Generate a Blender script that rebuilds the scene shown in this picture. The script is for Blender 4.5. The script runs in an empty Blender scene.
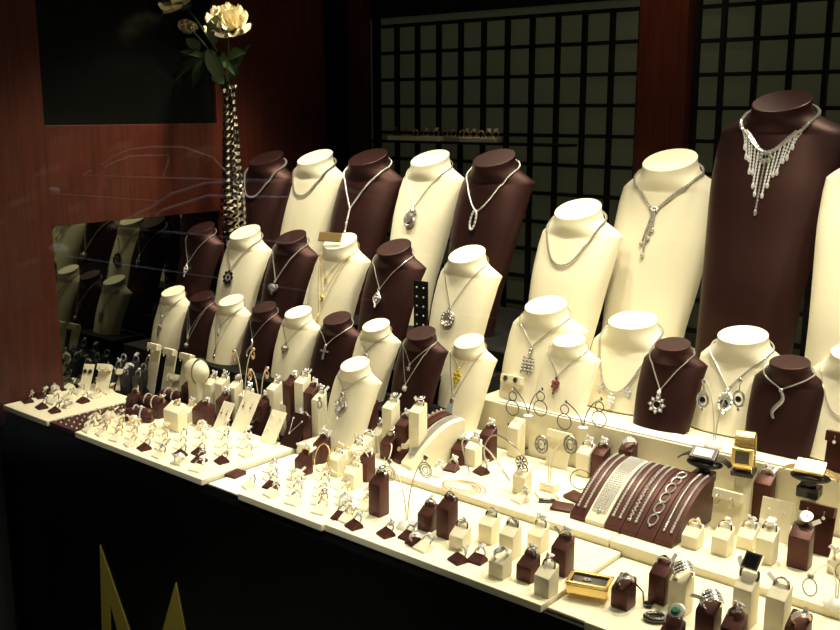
import bpy, bmesh, math, random
from math import sin, cos, pi, radians as R
from mathutils import Vector as V, Matrix as M
random.seed(7)
sc = bpy.context.scene
col = sc.collection
# ---------------------------------------------------------------- camera
F = 1000.; PIT = math.atan(205/F); AZ = R(40.4); CAM = V((0, 0, .65))
fw = V((-sin(AZ)*cos(PIT), cos(AZ)*cos(PIT), -sin(PIT)))
rt = V((cos(AZ), sin(AZ), 0)); up = rt.cross(fw)
cd = bpy.data.cameras.new('camera'); cam = bpy.data.objects.new('camera', cd); col.objects.link(cam)
cd.sensor_width = 36; cd.lens = F/840*36; cd.clip_start = .02
cam.matrix_world = M.Translation(CAM) @ M((rt, up, -fw)).transposed().to_4x4()
sc.camera = cam
# ---------------------------------------------------------------- world, lights, exposure
w = bpy.data.worlds.new('night'); sc.world = w; w.use_nodes = True
w.node_tree.nodes['Background'].inputs[0].default_value = (.55, .6, .7, 1)
w.node_tree.nodes['Background'].inputs[1].default_value = .006
sc.view_settings.view_transform = 'Standard'; sc.view_settings.look = 'None'
sc.view_settings.gamma = 1; sc.view_settings.exposure = 0.0
WARM = (1, .89, .68)
def spot(x, y, z, tx, ty, tz, e, ang=75, rad=.035, c=WARM, blend=.6):
    l = bpy.data.lights.new('ceiling_or_added_spot', 'SPOT'); l.energy = e; l.spot_size = R(ang); l.spot_blend = blend
    l.shadow_soft_size = rad; l.color = c
    o = bpy.data.objects.new('ceiling_or_added_spot', l); col.objects.link(o); o.location = (x, y, z)
    o.rotation_euler = (V((tx, ty, tz))-V((x, y, z))).to_track_quat('-Z', 'Y').to_euler()
for x, e in ((-1.85, 54), (-1.35, 42), (-.85, 44), (-.35, 46)):     # row of spots in the ceiling of the window
    spot(x+.15, 1.60, 1.28, x-.02, 1.36, .0, e, 74)
for x, e in ((-1.75, 17), (-1.2, 17), (-.7, 17), (-.2, 17)):
    spot(x+.1, 1.14, 1.28, x-.05, 1.62, .25, e, 62)
spot(-.3, .1, 1.6, -1.55, 1.04, -.42, 85, 30, c=(1, .95, .85))        # added lamp, unseen, brightens the gold lettering
spot(-4.6, .2, 3.2, -5.3, -1.6, -.1, 420, 60, .15, c=(.85, .92, 1))     # added lamp, unseen, lights the near car's trim for the pane
spot(-8.0, -1.5, 4.5, -9.6, -4.3, -.1, 900, 70, .15, c=(1, .95, .85))  # another added lamp, unseen, for the farther car
def area(x, y, z, sx, sy, tx, ty, tz, e, c):
    l = bpy.data.lights.new('lattice_backlight', 'AREA'); l.shape = 'RECTANGLE'; l.size = sx; l.size_y = sy; l.energy = e; l.color = c
    o = bpy.data.objects.new('lattice_backlight', l); col.objects.link(o); o.location = (x, y, z)
    o.rotation_euler = (V((tx, ty, tz))-V((x, y, z))).to_track_quat('-Z', 'Y').to_euler()
for x, e in ((-1.6, 20), (-1.1, 22), (-.6, 24), (-.1, 24)):            # second row at the back of the window
    spot(x+.1, 2.06, 1.28, x-.1, 1.45, .15, e, 78)
spot(-.95, 1.75, 1.30, -1.11, 2.16, .72, 6.0, 40, c=(1, .8, .6))  # extra spot added to brighten the mahogany column
area(-.9, 3.2, 1.2, 2.2, .6, -.9, 2.2, .5, 17, (1, .95, .8))           # added light, unseen, makes the lattice panes glow from behind
# ---------------------------------------------------------------- pixel -> place
def ray(u, v): return fw*F + rt*(u-420) - up*(v-315)
def atz(u, v, z): r = ray(u, v); return CAM + r*((z-CAM.z)/r.z)
def aty(u, v, y): r = ray(u, v); return CAM + r*(y/r.y)
def dist(p): return (p-CAM).dot(fw)
def pix(p): d = p-CAM; a = d.dot(fw); return 420+F*d.dot(rt)/a, 315-F*d.dot(up)/a
def ground(x, y):
    if y < 1.263: return -.0015 if -1.93 < x < -1.821 else -.0083 if -1.395 < x < -1.301 else -.0068 if -.676 < x < -.611 else .0002
    return -.0123 if x < -1.395 else .0122
def limit(x): return 1.348 if x < -1.166 else 1.405 if x < -1.066 else 1.495
def settle(p, h, d=.013):
    """keep a piece on its board and in front of the riser behind it, with its top where it was"""
    p = V(p); u, v = pix(p+V((0, 0, h)))
    if p.y+d > limit(p.x): q = aty(u, v, limit(p.x)-d)
    elif 1.25 < p.y < 1.277 and d < .02: q = aty(u, v, 1.279 if p.y > 1.263 else 1.248)
    else: q = p+V((0, 0, h))
    g = ground(q.x, q.y); return V((q.x, q.y, g)), max(.008, q.z-g)
def onboard(u, v, d=.012):
    p = atz(u, v, 0)
    for _ in range(6): p = atz(u, v, ground(p.x, p.y))
    return p
# ---------------------------------------------------------------- materials
def mat(name, c, rough=.6, metal=0, spec=.5, sheen=0, coat=0, noise=0, nscale=40, stretch=(1, 1, 1), c2=None, bump=0, sheenc=None, bscale=600):
    m = bpy.data.materials.new(name); m.use_nodes = True
    n = m.node_tree.nodes; l = m.node_tree.links; b = n['Principled BSDF']
    b.inputs['Base Color'].default_value = (*c, 1); b.inputs['Roughness'].default_value = rough
    b.inputs['Metallic'].default_value = metal; b.inputs['Specular IOR Level'].default_value = spec
    b.inputs['Sheen Weight'].default_value = sheen; b.inputs['Coat Weight'].default_value = coat
    if sheenc: b.inputs['Sheen Tint'].default_value = (*sheenc, 1)
    b.inputs['Sheen Roughness'].default_value = .4
    tc = n.new('ShaderNodeTexCoord')
    if noise or c2:
        mp = n.new('ShaderNodeMapping'); mp.inputs['Scale'].default_value = stretch
        nt = n.new('ShaderNodeTexNoise'); nt.inputs['Scale'].default_value = nscale; nt.inputs['Detail'].default_value = 6
        mx = n.new('ShaderNodeMix'); mx.data_type = 'RGBA'
        l.new(tc.outputs['Object'], mp.inputs[0]); l.new(mp.outputs[0], nt.inputs[0])
        cr = n.new('ShaderNodeMapRange'); cr.inputs[1].default_value = .3; cr.inputs[2].default_value = .7
        l.new(nt.outputs[0], cr.inputs[0]); l.new(cr.outputs[0], mx.inputs[0])
        d = c2 or tuple(q*(1-noise) for q in c)
        mx.inputs[6].default_value = (*c, 1); mx.inputs[7].default_value = (*d, 1)
        l.new(mx.outputs[2], b.inputs['Base Color'])
    if bump:
        nb = n.new('ShaderNodeTexNoise'); nb.inputs['Scale'].default_value = bscale
        bp = n.new('ShaderNodeBump'); bp.inputs['Strength'].default_value = bump; bp.inputs['Distance'].default_value = .001
        l.new(tc.outputs['Object'], nb.inputs[0]); l.new(nb.outputs[0], bp.inputs['Height']); l.new(bp.outputs[0], b.inputs['Normal'])
    return m
CREAM = mat('cream_leatherette', (.86, .80, .60), .55, spec=.3, noise=.05, nscale=90, bump=.05)
BROWN = mat('brown_satin', (.019, .0068, .006), .46, spec=.42, sheen=0, noise=.2, nscale=60, bump=.08)
BROWN2 = mat('brown_leatherette', (.055, .0185, .015), .38, spec=.5, sheen=0, noise=.12, bump=.06)
BLACK = mat('black_cloth', (.008, .008, .007), .8, spec=.15, noise=.3)
BLACKM = mat('black_stand', (.03, .03, .028), .35, noise=.2)
LAC = mat('black_lacquer', (.004, .0045, .004), .18, spec=.35, noise=.2, nscale=8)
MIRR = mat('dark_mirror', (.13, .135, .105), .03, metal=1, noise=.05, nscale=3)
WOOD = mat('mahogany', (.085, .017, .008), .42, spec=.3, c2=(.045, .008, .004), nscale=14, stretch=(9, 9, .5), coat=.1)
PANE = mat('olive_frosted_glass', (.05, .052, .038), .3, spec=.4, noise=.12, nscale=3)
pn = PANE.node_tree; tl = pn.nodes.new('ShaderNodeBsdfTranslucent'); tl.inputs[0].default_value = (.5, .52, .4, 1); ms = pn.nodes.new('ShaderNodeMixShader'); ms.inputs[0].default_value = .35
pn.links.new(pn.nodes['Principled BSDF'].outputs[0], ms.inputs[1]); pn.links.new(tl.outputs[0], ms.inputs[2]); pn.links.new(ms.outputs[0], pn.nodes['Material Output'].inputs[0])
BAR = mat('black_lattice_bar', (.004, .004, .004), .5, spec=.2, noise=.2)
SILV = mat('silver', (.66, .64, .61), .28, metal=.7, noise=.2, nscale=300)
SILVR = mat('polished_silver', (.80, .78, .75), .16, metal=.95, noise=.1)
for m_ in (BROWN, BROWN2): m_.node_tree.nodes['Principled BSDF'].inputs['Specular Tint'].default_value = (1, .55, .5, 1)
SILV2 = mat('brushed_silver', (.42, .39, .35), .3, metal=.8, noise=.2)
GOLD = mat('gold', (.92, .68, .27), .25, metal=.75, noise=.08)
ROSE = mat('rose_gold', (.85, .52, .34), .28, metal=.7, noise=.08)
GUN = mat('dark_silver', (.13, .12, .11), .3, metal=.9, noise=.3)
GEM = mat('clear_stones', (.95, .95, .97), .04, spec=1, coat=1, noise=.3, nscale=900)
BLUE = mat('dark_blue_stone', (.012, .018, .06), .05, spec=1, noise=.2)
GREEN = mat('green_stone', (.05, .2, .13), .05, spec=1, noise=.2)
RED = mat('garnet_stones', (.22, .035, .02), .08, spec=1, noise=.3)
YEL = mat('yellow_stone', (.62, .5, .04), .08, spec=1, noise=.2)
ICE = mat('grey_blue_crystal', (.42, .5, .55), .05, spec=1, noise=.2)
BLKS = mat('black_stone', (.01, .01, .012), .08, spec=.9, noise=.2)
PAPER = mat('white_paper', (.85, .84, .78), .7, noise=.05)
WIRE = mat('cream_wire', (.8, .74, .6), .3, spec=.6, noise=.05)
WHITE = mat('white_acrylic', (.9, .88, .82), .2, spec=.6, noise=.03)
PEARL = mat('pearl', (.85, .8, .74), .15, coat=.6, noise=.05)
PETAL = mat('cream_petals', (.80, .74, .52), .6, c2=(.74, .62, .36), nscale=30)
LEAF = mat('dark_green_leaf', (.028, .05, .015), .5, c2=(.02, .04, .012), nscale=30)
STEM = mat('green_stem', (.05, .08, .02), .6, noise=.2)
VASE = mat('black_chrome', (.6, .56, .52), .1, metal=1, noise=.2)
BRASS = mat('pale_gold_plaque', (.5, .33, .13), .3, metal=.6, noise=.15)
FLOORM = mat('stone_paving', (.03, .03, .028), .8, noise=.4, nscale=6)
LETTER = mat('gold_lettering', (.55, .44, .07), .5, spec=.3, noise=.12, nscale=50)
CEIL = mat('dark_ceiling', (.02, .018, .016), .8, noise=.2)
# clear pane: reflects with Fresnel, lets the rest through
GLASS = bpy.data.materials.new('clear_glass'); GLASS.use_nodes = True
n = GLASS.node_tree.nodes; l = GLASS.node_tree.links; n.remove(n['Principled BSDF'])
tr = n.new('ShaderNodeBsdfTransparent'); gl = n.new('ShaderNodeBsdfGlossy'); gl.inputs['Roughness'].default_value = 0
fr = n.new('ShaderNodeFresnel'); ge = n.new('ShaderNodeNewGeometry'); ma = n.new('ShaderNodeMapRange')
ma.inputs[3].default_value = 1.4; ma.inputs[4].default_value = 1/1.4
l.new(ge.outputs['Backfacing'], ma.inputs[0]); l.new(ma.outputs[0], fr.inputs[0]); mx = n.new('ShaderNodeMixShader')
tr.inputs[0].default_value = (.97, .98, .965, 1)
l.new(fr.outputs[0], mx.inputs[0]); l.new(tr.outputs[0], mx.inputs[1]); l.new(gl.outputs[0], mx.inputs[2])
l.new(mx.outputs[0], n['Material Output'].inputs['Surface'])
# ---------------------------------------------------------------- mesh builder
class MB:
    def __init__(s): s.v = []; s.f = []
    def add(s, vs, fs, T=None):
        k = len(s.v)
        s.v += [(T @ V(p)) if T else V(p) for p in vs]
        s.f += [tuple(i+k for i in f) for f in fs]; return s
    def box(s, x0, x1, y0, y1, z0, z1, T=None):
        vs = [(x, y, z) for z in (z0, z1) for y in (y0, y1) for x in (x0, x1)]
        return s.add(vs, [(0, 2, 3, 1), (4, 5, 7, 6), (0, 1, 5, 4), (2, 6, 7, 3), (0, 4, 6, 2), (1, 3, 7, 5)], T)
    def tube(s, pts, r, n=6, closed=False, T=None, flat=1):
        pts = [V(p) for p in pts]; m = len(pts); vs = []; fs = []
        rr = r if isinstance(r, (list, tuple)) else [r]*m
        prev = None
        for i, p in enumerate(pts):
            a = pts[i-1] if (i or closed) else p; b = pts[(i+1) % m] if (i < m-1 or closed) else p
            t = (b-a).normalized() if (b-a).length > 1e-9 else V((0, 0, 1))
            q = prev if prev is not None else (V((0, 1, 0)) if abs(t.y) < .9 else V((0, 0, 1)))
            u = (q - t*q.dot(t)); u = u.normalized() if u.length > 1e-6 else t.orthogonal().normalized()
            prev = u; k = t.cross(u)
            for j in range(n):
                an = 2*pi*j/n+pi/n; vs.append(p + (u*cos(an)*flat + k*sin(an))*rr[i])
        mm = m if closed else m-1
        for i in range(mm):
            i2 = (i+1) % m
            for j in range(n):
                j2 = (j+1) % n; fs.append((i*n+j, i*n+j2, i2*n+j2, i2*n+j))
        if not closed: fs.append(tuple(range(n-1, -1, -1))); fs.append(tuple((m-1)*n+j for j in range(n)))
        return s.add(vs, fs, T)
    def lathe(s, prof, n=16, T=None, cap=True):
        vs = []; fs = []; m = len(prof)
        for r, z in prof:
            for j in range(n): a = 2*pi*j/n; vs.append((r*cos(a), r*sin(a), z))
        for i in range(m-1):
            for j in range(n):
                j2 = (j+1) % n; fs.append((i*n+j, i*n+j2, (i+1)*n+j2, (i+1)*n+j))
        if cap: fs.append(tuple(range(n-1, -1, -1))); fs.append(tuple((m-1)*n+j for j in range(n)))
        return s.add(vs, fs, T)
    def ball(s, c, r, n=6, m=4, sq=(1, 1, 1), T=None):
        prof = [(r*sin(pi*i/m), -r*cos(pi*i/m)) for i in range(1, m)]
        vs = [(a*cos(2*pi*j/n)*sq[0]+c[0], a*sin(2*pi*j/n)*sq[1]+c[1], z*sq[2]+c[2]) for a, z in prof for j in range(n)]
        fs = []; k = len(prof)
        for i in range(k-1):
            for j in range(n): j2 = (j+1) % n; fs.append((i*n+j, i*n+j2, (i+1)*n+j2, (i+1)*n+j))
        vs += [(c[0], c[1], c[2]-r*sq[2]), (c[0], c[1], c[2]+r*sq[2])]
        for j in range(n): j2 = (j+1) % n; fs.append((j2, j, k*n)); fs.append(((k-1)*n+j, (k-1)*n+j2, k*n+1))
        return s.add(vs, fs, T)
    def gem(s, c, r, T=None, n=6):      # brilliant cut: table, girdle, culet
        vs = []
        for rr, z in ((r*.55, r*.35), (r, 0)):
            for j in range(n): a = 2*pi*(j+.3)/n; vs.append((c[0]+rr*cos(a), c[1]-z, c[2]+rr*sin(a)))
        vs.append((c[0], c[1]+r*.7, c[2]))
        fs = [tuple(range(n))]
        for j in range(n): j2 = (j+1) % n; fs.append((j2, j, n+j, n+j2)); fs.append((n+j2, n+j, 2*n))
        return s.add(vs, fs, T)
    def prism(s, pts, d0, d1, T=None):  # outline in x,z ; thickness along y
        m = len(pts); vs = [(x, d0, z) for x, z in pts] + [(x, d1, z) for x, z in pts]
        fs = [tuple(range(m)), tuple(range(2*m-1, m-1, -1))] + [(i, i+m, (i+1) % m+m, (i+1) % m) for i in range(m)]
        return s.add(vs, fs, T)
    def torus(s, c, r, t, T=None, n=20, ax='y', sx=1, sz=1, k=5, flat=1):
        pts = []
        for i in range(n):
            a = 2*pi*i/n; p = (cos(a)*r*sx, 0, sin(a)*r*sz) if ax == 'y' else (cos(a)*r*sx, sin(a)*r*sz, 0) if ax == 'z' else (0, cos(a)*r*sx, sin(a)*r*sz)
            pts.append(V(c)+V(p))
        return s.tube(pts, t, k, True, T, flat)
    def mesh(s, name, m, smooth=False, bevel=0):
        me = bpy.data.meshes.new(name); me.from_pydata([tuple(v) for v in s.v], [], s.f)
        bm = bmesh.new(); bm.from_mesh(me)
        if bevel:
            bmesh.ops.bevel(bm, geom=[e for e in bm.edges if e.calc_face_angle(0) > .5], offset=bevel, segments=2, affect='EDGES', profile=.6)
        bmesh.ops.recalc_face_normals(bm, faces=bm.faces); bm.to_mesh(me); bm.free()
        me.materials.append(m)
        if smooth: me.polygons.foreach_set('use_smooth', [True]*len(me.polygons))
        me.update(); return me
def ob(name, me, parent=None, loc=None, rot=None):
    o = bpy.data.objects.new(name, me); col.objects.link(o)
    if parent: o.parent = parent
    if loc is not None: o.location = loc
    if rot is not None: o.rotation_euler = rot
    return o
def tag(o, label=None, cat=None, group=None, kind=None):
    if label: o['label'] = label
    if cat: o['category'] = cat
    if group: o['group'] = group
    if kind: o['kind'] = kind
    return o
def thing(name, label, cat, loc, rz=0, group=None):
    return tag(ob(name, None, None, loc, (0, 0, rz)), label, cat, group)
def struct(name, me, parent=None):
    o = ob(name, me, parent)
    if not parent: o['kind'] = 'structure'
    return o
CACHE = {}
def cached(key, fn):
    if key not in CACHE: CACHE[key] = fn()
    return CACHE[key]
def frame(p, xa, ya, za):
    return M.Translation(p) @ M((V(xa).normalized(), V(ya).normalized(), V(za).normalized())).transposed().to_4x4()
ORD = ['first', 'second', 'third', 'fourth', 'fifth', 'sixth', 'seventh', 'eighth', 'ninth', 'tenth', 'eleventh', 'twelfth']
def bx(name, m, x0, x1, y0, y1, z0, z1, bevel=0, parent=None):
    return struct(name, MB().box(x0, x1, y0, y1, z0, z1).mesh(name, m, bevel=bevel), parent)
# ================================================================ the setting
GZ = -.95
bx('floor', FLOORM, -14, 2.4, -6.5, 3.6, GZ-.05, GZ)
bx('ceiling', CEIL, -2.4, .9, 1.0, 3.54, 1.35, 1.4)
bx('trim_6', BLACK, -2.45, -2.10, 2.2, 2.24, GZ, 1.35)
bx('trim_7', BLACK, -2.10, .86, 2.19, 2.23, GZ, -.05)
bx('trim_5', BLACK, -2.1, -1.052, 2.214, 2.23, .911, 1.35)
LX = -2.125
# left wall: mahogany boards around two dark mirror panels
wl = MB()
wl.box(LX-.03, LX, 1.03, 1.195, -.05, 1.35)
wl.box(LX-.03, LX, 1.195, 1.68, .388, .616)
wl.box(LX-.03, LX, 1.68, 2.075, -.05, 1.35)
WL = struct('wall_left', wl.mesh('wall_left', WOOD, bevel=.0012))
tag(ob('lower_mirror_panel', MB().box(LX-.028, LX-.012, 1.195, 1.68, -.04, .388).mesh('pm', MIRR), WL), 'dark mirror panel reflecting the busts')
tag(ob('upper_glass_panel', MB().box(LX-.028, LX-.012, 1.195, 1.68, .616, 1.35).mesh('pu', LAC), WL), 'black glass panel')
bx('wall_back', BLACK, -2.45, .9, 3.50, 3.54, GZ, 1.35)
bx('wall_right', BLACK, .86, .9, 1.0, 3.5, GZ, 1.35)
bx('trim_1', BLACKM, LX-.075, LX-.002, .985, 1.03, GZ, 1.4)
# fascia under the platform, with gold lettering
bx('wall_front', LAC, -2.2, .86, 1.046, 1.066, GZ, -.03)
mp = [(-1.736, -.221), (-1.765, -.6), (-1.733, -.6), (-1.7135, -.336), (-1.598, -.62), (-1.588, -.62), (-1.505, -.40), (-1.448, -.6), (-1.385, -.6), (-1.480, -.221), (-1.593, -.477)]
a = [(-1.736, -.221), (-1.765, -.62), (-1.733, -.62), (-1.7135, -.336)]
b = [(-1.736, -.221), (-1.7135, -.336), (-1.600, -.655), (-1.585, -.655), (-1.593, -.477)]
c = [(-1.480, -.221), (-1.593, -.477), (-1.585, -.655), (-1.502, -.42)]
d = [(-1.480, -.221), (-1.502, -.42), (-1.44, -.62), (-1.385, -.62)]
lm = MB()
for q in (a, b, c, d): lm.prism([(x*1.0141, .65+(z-.65)*1.0141) for x, z in q], 1.0435, 1.0455)
tag(ob('gold_letter', lm.mesh('gold_letter', LETTER)), 'large pointed gold letter M on the black panel below the display', 'letter')
# glass pane in front of everything
tag(struct('window_1', MB().box(-2.13, .86, 1.004, 1.012, GZ, 1.35).mesh('window_1', GLASS)))
# lattice wall at Y 2.2
LY = 2.2
bx('window_2', PANE, -2.10, .86, LY+.012, LY+.02, -.05, .909)
bx('window_3', PANE, -1.05, .86, LY+.012, LY+.02, .911, 1.35)
la = MB()
def bars(x0, x1, xs, zs, zt):
    for x in xs: la.box(x-.005, x+.005, LY-.004, LY+.010, -.05, zt)
    for z in zs: la.box(x0, x1, LY-.0035, LY+.0095, z-.0045, z+.0045)
bars(-2.05, -1.17, [-1.961+.0773*i for i in range(11)], [.884-.0745*i for i in range(13)], .889)
bars(-1.04, .3, [-.984+.0768*i for i in range(16)], [1.25-.0745*i for i in range(18)], 1.3)
la.box(-2.05, -2.03, LY-.006, LY+.011, -.05, .93); la.box(-1.19, -1.165, LY-.006, LY+.011, -.05, 1.3); la.box(-1.055, -1.04, LY-.006, LY+.011, -.05, 1.3)
tag(struct('trim_2', la.mesh('lattice', BAR)))
tag(struct('trim_3', MB().box(-2.105, -2.05, 2.15, 2.19, -.05, 1.35).mesh('post', WOOD, bevel=.002)))
tag(struct('trim_4', MB().box(-1.172, -1.05, 2.16, 2.20, -.05, 1.35).mesh('column', WOOD, bevel=.002)))
# ================================================================ platform, trays, risers
tag(ob('display_platform', MB().box(-2.12, .85, 1.05, 2.18, -.04, -.0125).mesh('pl', BLACK)), 'low black display platform under all the trays', 'platform')
def tray(x0, x1, y0, y1, z0, z1, label, m=CREAM, cat='tray', nm='display_tray'):
    return tag(ob(nm, MB().box(x0, x1, y0, y1, z0, z1).mesh('tray', m, bevel=.0018)), label, cat)
tray(-2.118, -1.931, 1.04, 1.262, -.012, 0, 'short cream tray of rings at the far left end of the window')
tray(-1.929, -1.822, 1.045, 1.262, -.012, -.002, 'brown pad dotted with rows of pale stud earrings', BROWN2, 'pad', 'earring_pad')
tray(-1.82, -1.40, 1.04, 1.27, -.012, 0, 'long cream tray crowded with small rings on wedges')
tray(-1.395, -1.302, 1.05, 1.262, -.012, -.0085, 'thin white acrylic sheet between two ring trays', WHITE, 'sheet', 'acrylic_sheet')
tray(-1.30, -1.092, 1.04, 1.262, -.012, 0, 'cream tray with four files of cream ring wedges right of the white sheet')
tray(-1.09, -.677, 1.045, 1.262, -.012, 0, 'cream front tray holding tall brown and cream ring blocks')
tray(-.675, -.612, 1.058, 1.262, -.012, -.007, 'lower cream strip in front of the gold framed box', CREAM, 'tray')
tray(-.61, .3, 1.045, 1.262, -.012, 0, 'cream front tray at the right with pave rings on blocks')
tray(-1.395, -.70, 1.264, 1.498, -.012, .012, 'raised cream board carrying the wire earring stands')
tray(-.698, .3, 1.264, 1.498, -.012, .012, 'raised cream board carrying the bracelet ramps and watches')
tag(ob('upper_shelf', MB().box(-1.135, .3, 1.502, 2.17, -.012, .10).mesh('sh', CREAM, bevel=.0015)), 'cream upper shelf carrying the right hand busts', 'shelf')
tray(-1.085, .1, 1.506, 1.545, .1005, .103, 'narrow white acrylic strip along the front of the upper shelf', WHITE, 'strip', 'acrylic_strip')
tag(ob('cream_riser', MB().box(-1.16, -1.067, 1.415, 1.4685, .0123, .05).mesh('r4', CREAM)), 'cream riser under the bust with the yellow stone', 'riser')
tag(ob('black_riser', MB().box(-1.393, -1.165, 1.355, 1.455, .0124, .085).mesh('r1', BLACK)), 'short black riser under the star necklace bust and its left neighbour', 'riser')
tag(ob('black_riser', MB().box(-2.115, -1.397, 1.355, 1.455, -.012, .085).mesh('r1', BLACK)), 'lowest black riser under the small left busts', 'riser')
tag(ob('black_riser', MB().box(-2.115, -1.137, 1.5, 1.60, -.012, .13).box(-2.115, -1.137, 1.470, 1.5, .0125, .13).mesh('r2', BLACK)), 'middle black riser under the second row of busts', 'riser')
tag(ob('black_riser', MB().box(-2.115, -1.137, 1.602, 1.99, -.012, .17).mesh('r3', BLACK)), 'highest black riser under the tall left busts', 'riser')
# ================================================================ busts
PROF = [(0, .5, 0, .46), (.12, .505, 0, .46), (.22, .56, .04, .50), (.32, .67, .12, .57), (.42, .81, .21, .64), (.54, .95, .28, .68), (.8, .94, .10, .58),
        (1.5, .90, -.20, .52), (2.3, .83, -.45, .50), (3.2, .74, -.75, .48), (4.5, .70, -1.0, .45), (6.2, .68, -1.1, .45)]
def prof(s):
    s = max(0, min(6.19, s))
    for i in range(len(PROF)-1):
        if s <= PROF[i+1][0]:
            a, b = PROF[i], PROF[i+1]; t = (s-a[0])/(b[0]-a[0])
            if i > 5:                                   # smooth below the shoulders
                p, q = PROF[i-1], PROF[min(i+2, len(PROF)-1)]
                out = []
                for k in (1, 2, 3):
                    h = b[0]-a[0]; m0 = (b[k]-p[k])/(b[0]-p[0])*h; m1 = (q[k]-a[k])/max(q[0]-a[0], .01)*h
                    if i == 6: m0 = (b[k]-a[k])*.8
                    out.append(a[k]*(2*t**3-3*t*t+1)+m0*(t**3-2*t*t+t)+b[k]*(-2*t**3+3*t*t)+m1*(t**3-t*t))
                return out
            return [a[k]+(b[k]-a[k])*t for k in (1, 2, 3)]
def nexp(s): return 2 if s < .45 else min(2.45, 2+(s-.45)*.6)
def fronty(x, s, wd=1):
    a, yb, f = prof(s); k = 1 if s < .2 else 1+(wd-1)*min(1, (s-.2)/.3)
    e = nexp(s); q = min(1, abs(x)/(a*k)); return yb - f*(1-q**e)**(1/e)
def zs(s, y, tau): return -s + y*tau*max(0, 1-s/.6)
def bust_mesh(S, tau, wd, m):
    key = ('bust', round(S, 2), tau, wd, m.name)
    def mk():
        rows = [0, .06, .12, .17, .22, .27, .32, .37, .42, .48, .54, .57, .62, .7, .8, 1, 1.25, 1.5, 1.8, 2.1, 2.5, 2.9, 3.4, 4, 4.6, 5.2, 5.8]
        rows = [r for r in rows if r < S-.1]+[S]
        N = 28; B = 12; vs = []; fs = []
        for s in rows:
            a, yb, f = prof(s); k = 1 if s < .2 else 1+(wd-1)*min(1, (s-.2)/.3); a *= k; e = nexp(s)
            sh = 1
            if s < .16: bk = .46
            elif s < .42: bk = .46-(s-.16)/.26*.36
            else: bk = .08
            for j in range(N+1):
                t = pi*j/N; cx = -cos(t); x = math.copysign(abs(cx)**(2/e), cx)*a*sh; y = yb-f*sh*abs(sin(t))**(2/e)
                vs.append((x, y, zs(s, y, tau)))
            for j in range(1, B):
                t = pi*j/B; x = a*cos(t)*sh; y = yb+bk*sh*sin(t); vs.append((x, y, zs(s, y, tau)))
        n = N+B
        for i in range(len(rows)-1):
            for j in range(n): j2 = (j+1) % n; fs.append((i*n+j, i*n+j2, (i+1)*n+j2, (i+1)*n+j))
        L = (len(rows)-1)*n; fs.append(tuple(range(L, L+n)))
        body = MB().add(vs, fs)
        cap = MB(); k = [(vs[j][0]*.97, vs[j][1]*.97, vs[j][2]+.012) for j in range(n)]
        cap.add([vs[j] for j in range(n)]+k, [tuple(range(n, 2*n))]+[(j, (j+1) % n, (j+1) % n+n, j+n) for j in range(n)])
        me = body.mesh('body', m); me.polygons.foreach_set('use_smooth', [True]*len(me.polygons))
        me.set_sharp_from_angle(angle=R(42))
        return me, cap.mesh('cap', m)
    return cached(key, mk)
def surf(x, s, tau, wd, off):
    y = fronty(x, s, wd)
    e = .02; n = V((-(fronty(x+e, s, wd)-fronty(x-e, s, wd))/(2*e), 1, 0)); n = -n
    n = V((n.x, -1, .0)); n.x = (fronty(x+e, s, wd)-fronty(x-e, s, wd))/(2*e) if abs(x) < .45 else math.copysign(1.5, x)
    n.normalize()
    return V((x, y, zs(s, y, tau))) + n*off
def chain_path(style, sv, tau, wd, off, x0=.60, s0=.24, n=22, sk=0):
    pts = []
    for i in range(-n, n+1):
        x = x0*i/n; q = abs(i/n)
        if style == 'V': s = s0+(sv-s0)*(1-q)**1.0
        elif style == 'U': s = s0+(sv-s0)*(1-q**2.4)
        elif style == 'B': s = s0+(sv-s0)*(1-q**1.7)
        else: s = s0+(sv-s0)*(1-q**1.5)
        pts.append(surf(x, s, tau, wd, off))
    e = pts[-1]; k = []
    for j in range(1, 12):
        t = pi*j/12; y = e.y+(.47+off-e.y)*sin(t); k.append(V((e.x*cos(t)*(1-.12*sin(t)), y, e.z+(zs(.16, .46, tau)-e.z)*sin(t))))
    return pts + k
def beads(mb, pts, r, step, kind='gem', close=True):
    L = 0; nxt = 0; m = len(pts); P = pts+([pts[0]] if close else [])
    for a, b in zip(P[:-1], P[1:]):
        d = (b-a).length
        while nxt <= L+d:
            p = a+(b-a)*((nxt-L)/max(d, 1e-6))
            if kind == 'gem': mb.gem(p, r)
            else: mb.ball(p, r, 6, 4)
            nxt += step
        L += d
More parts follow.
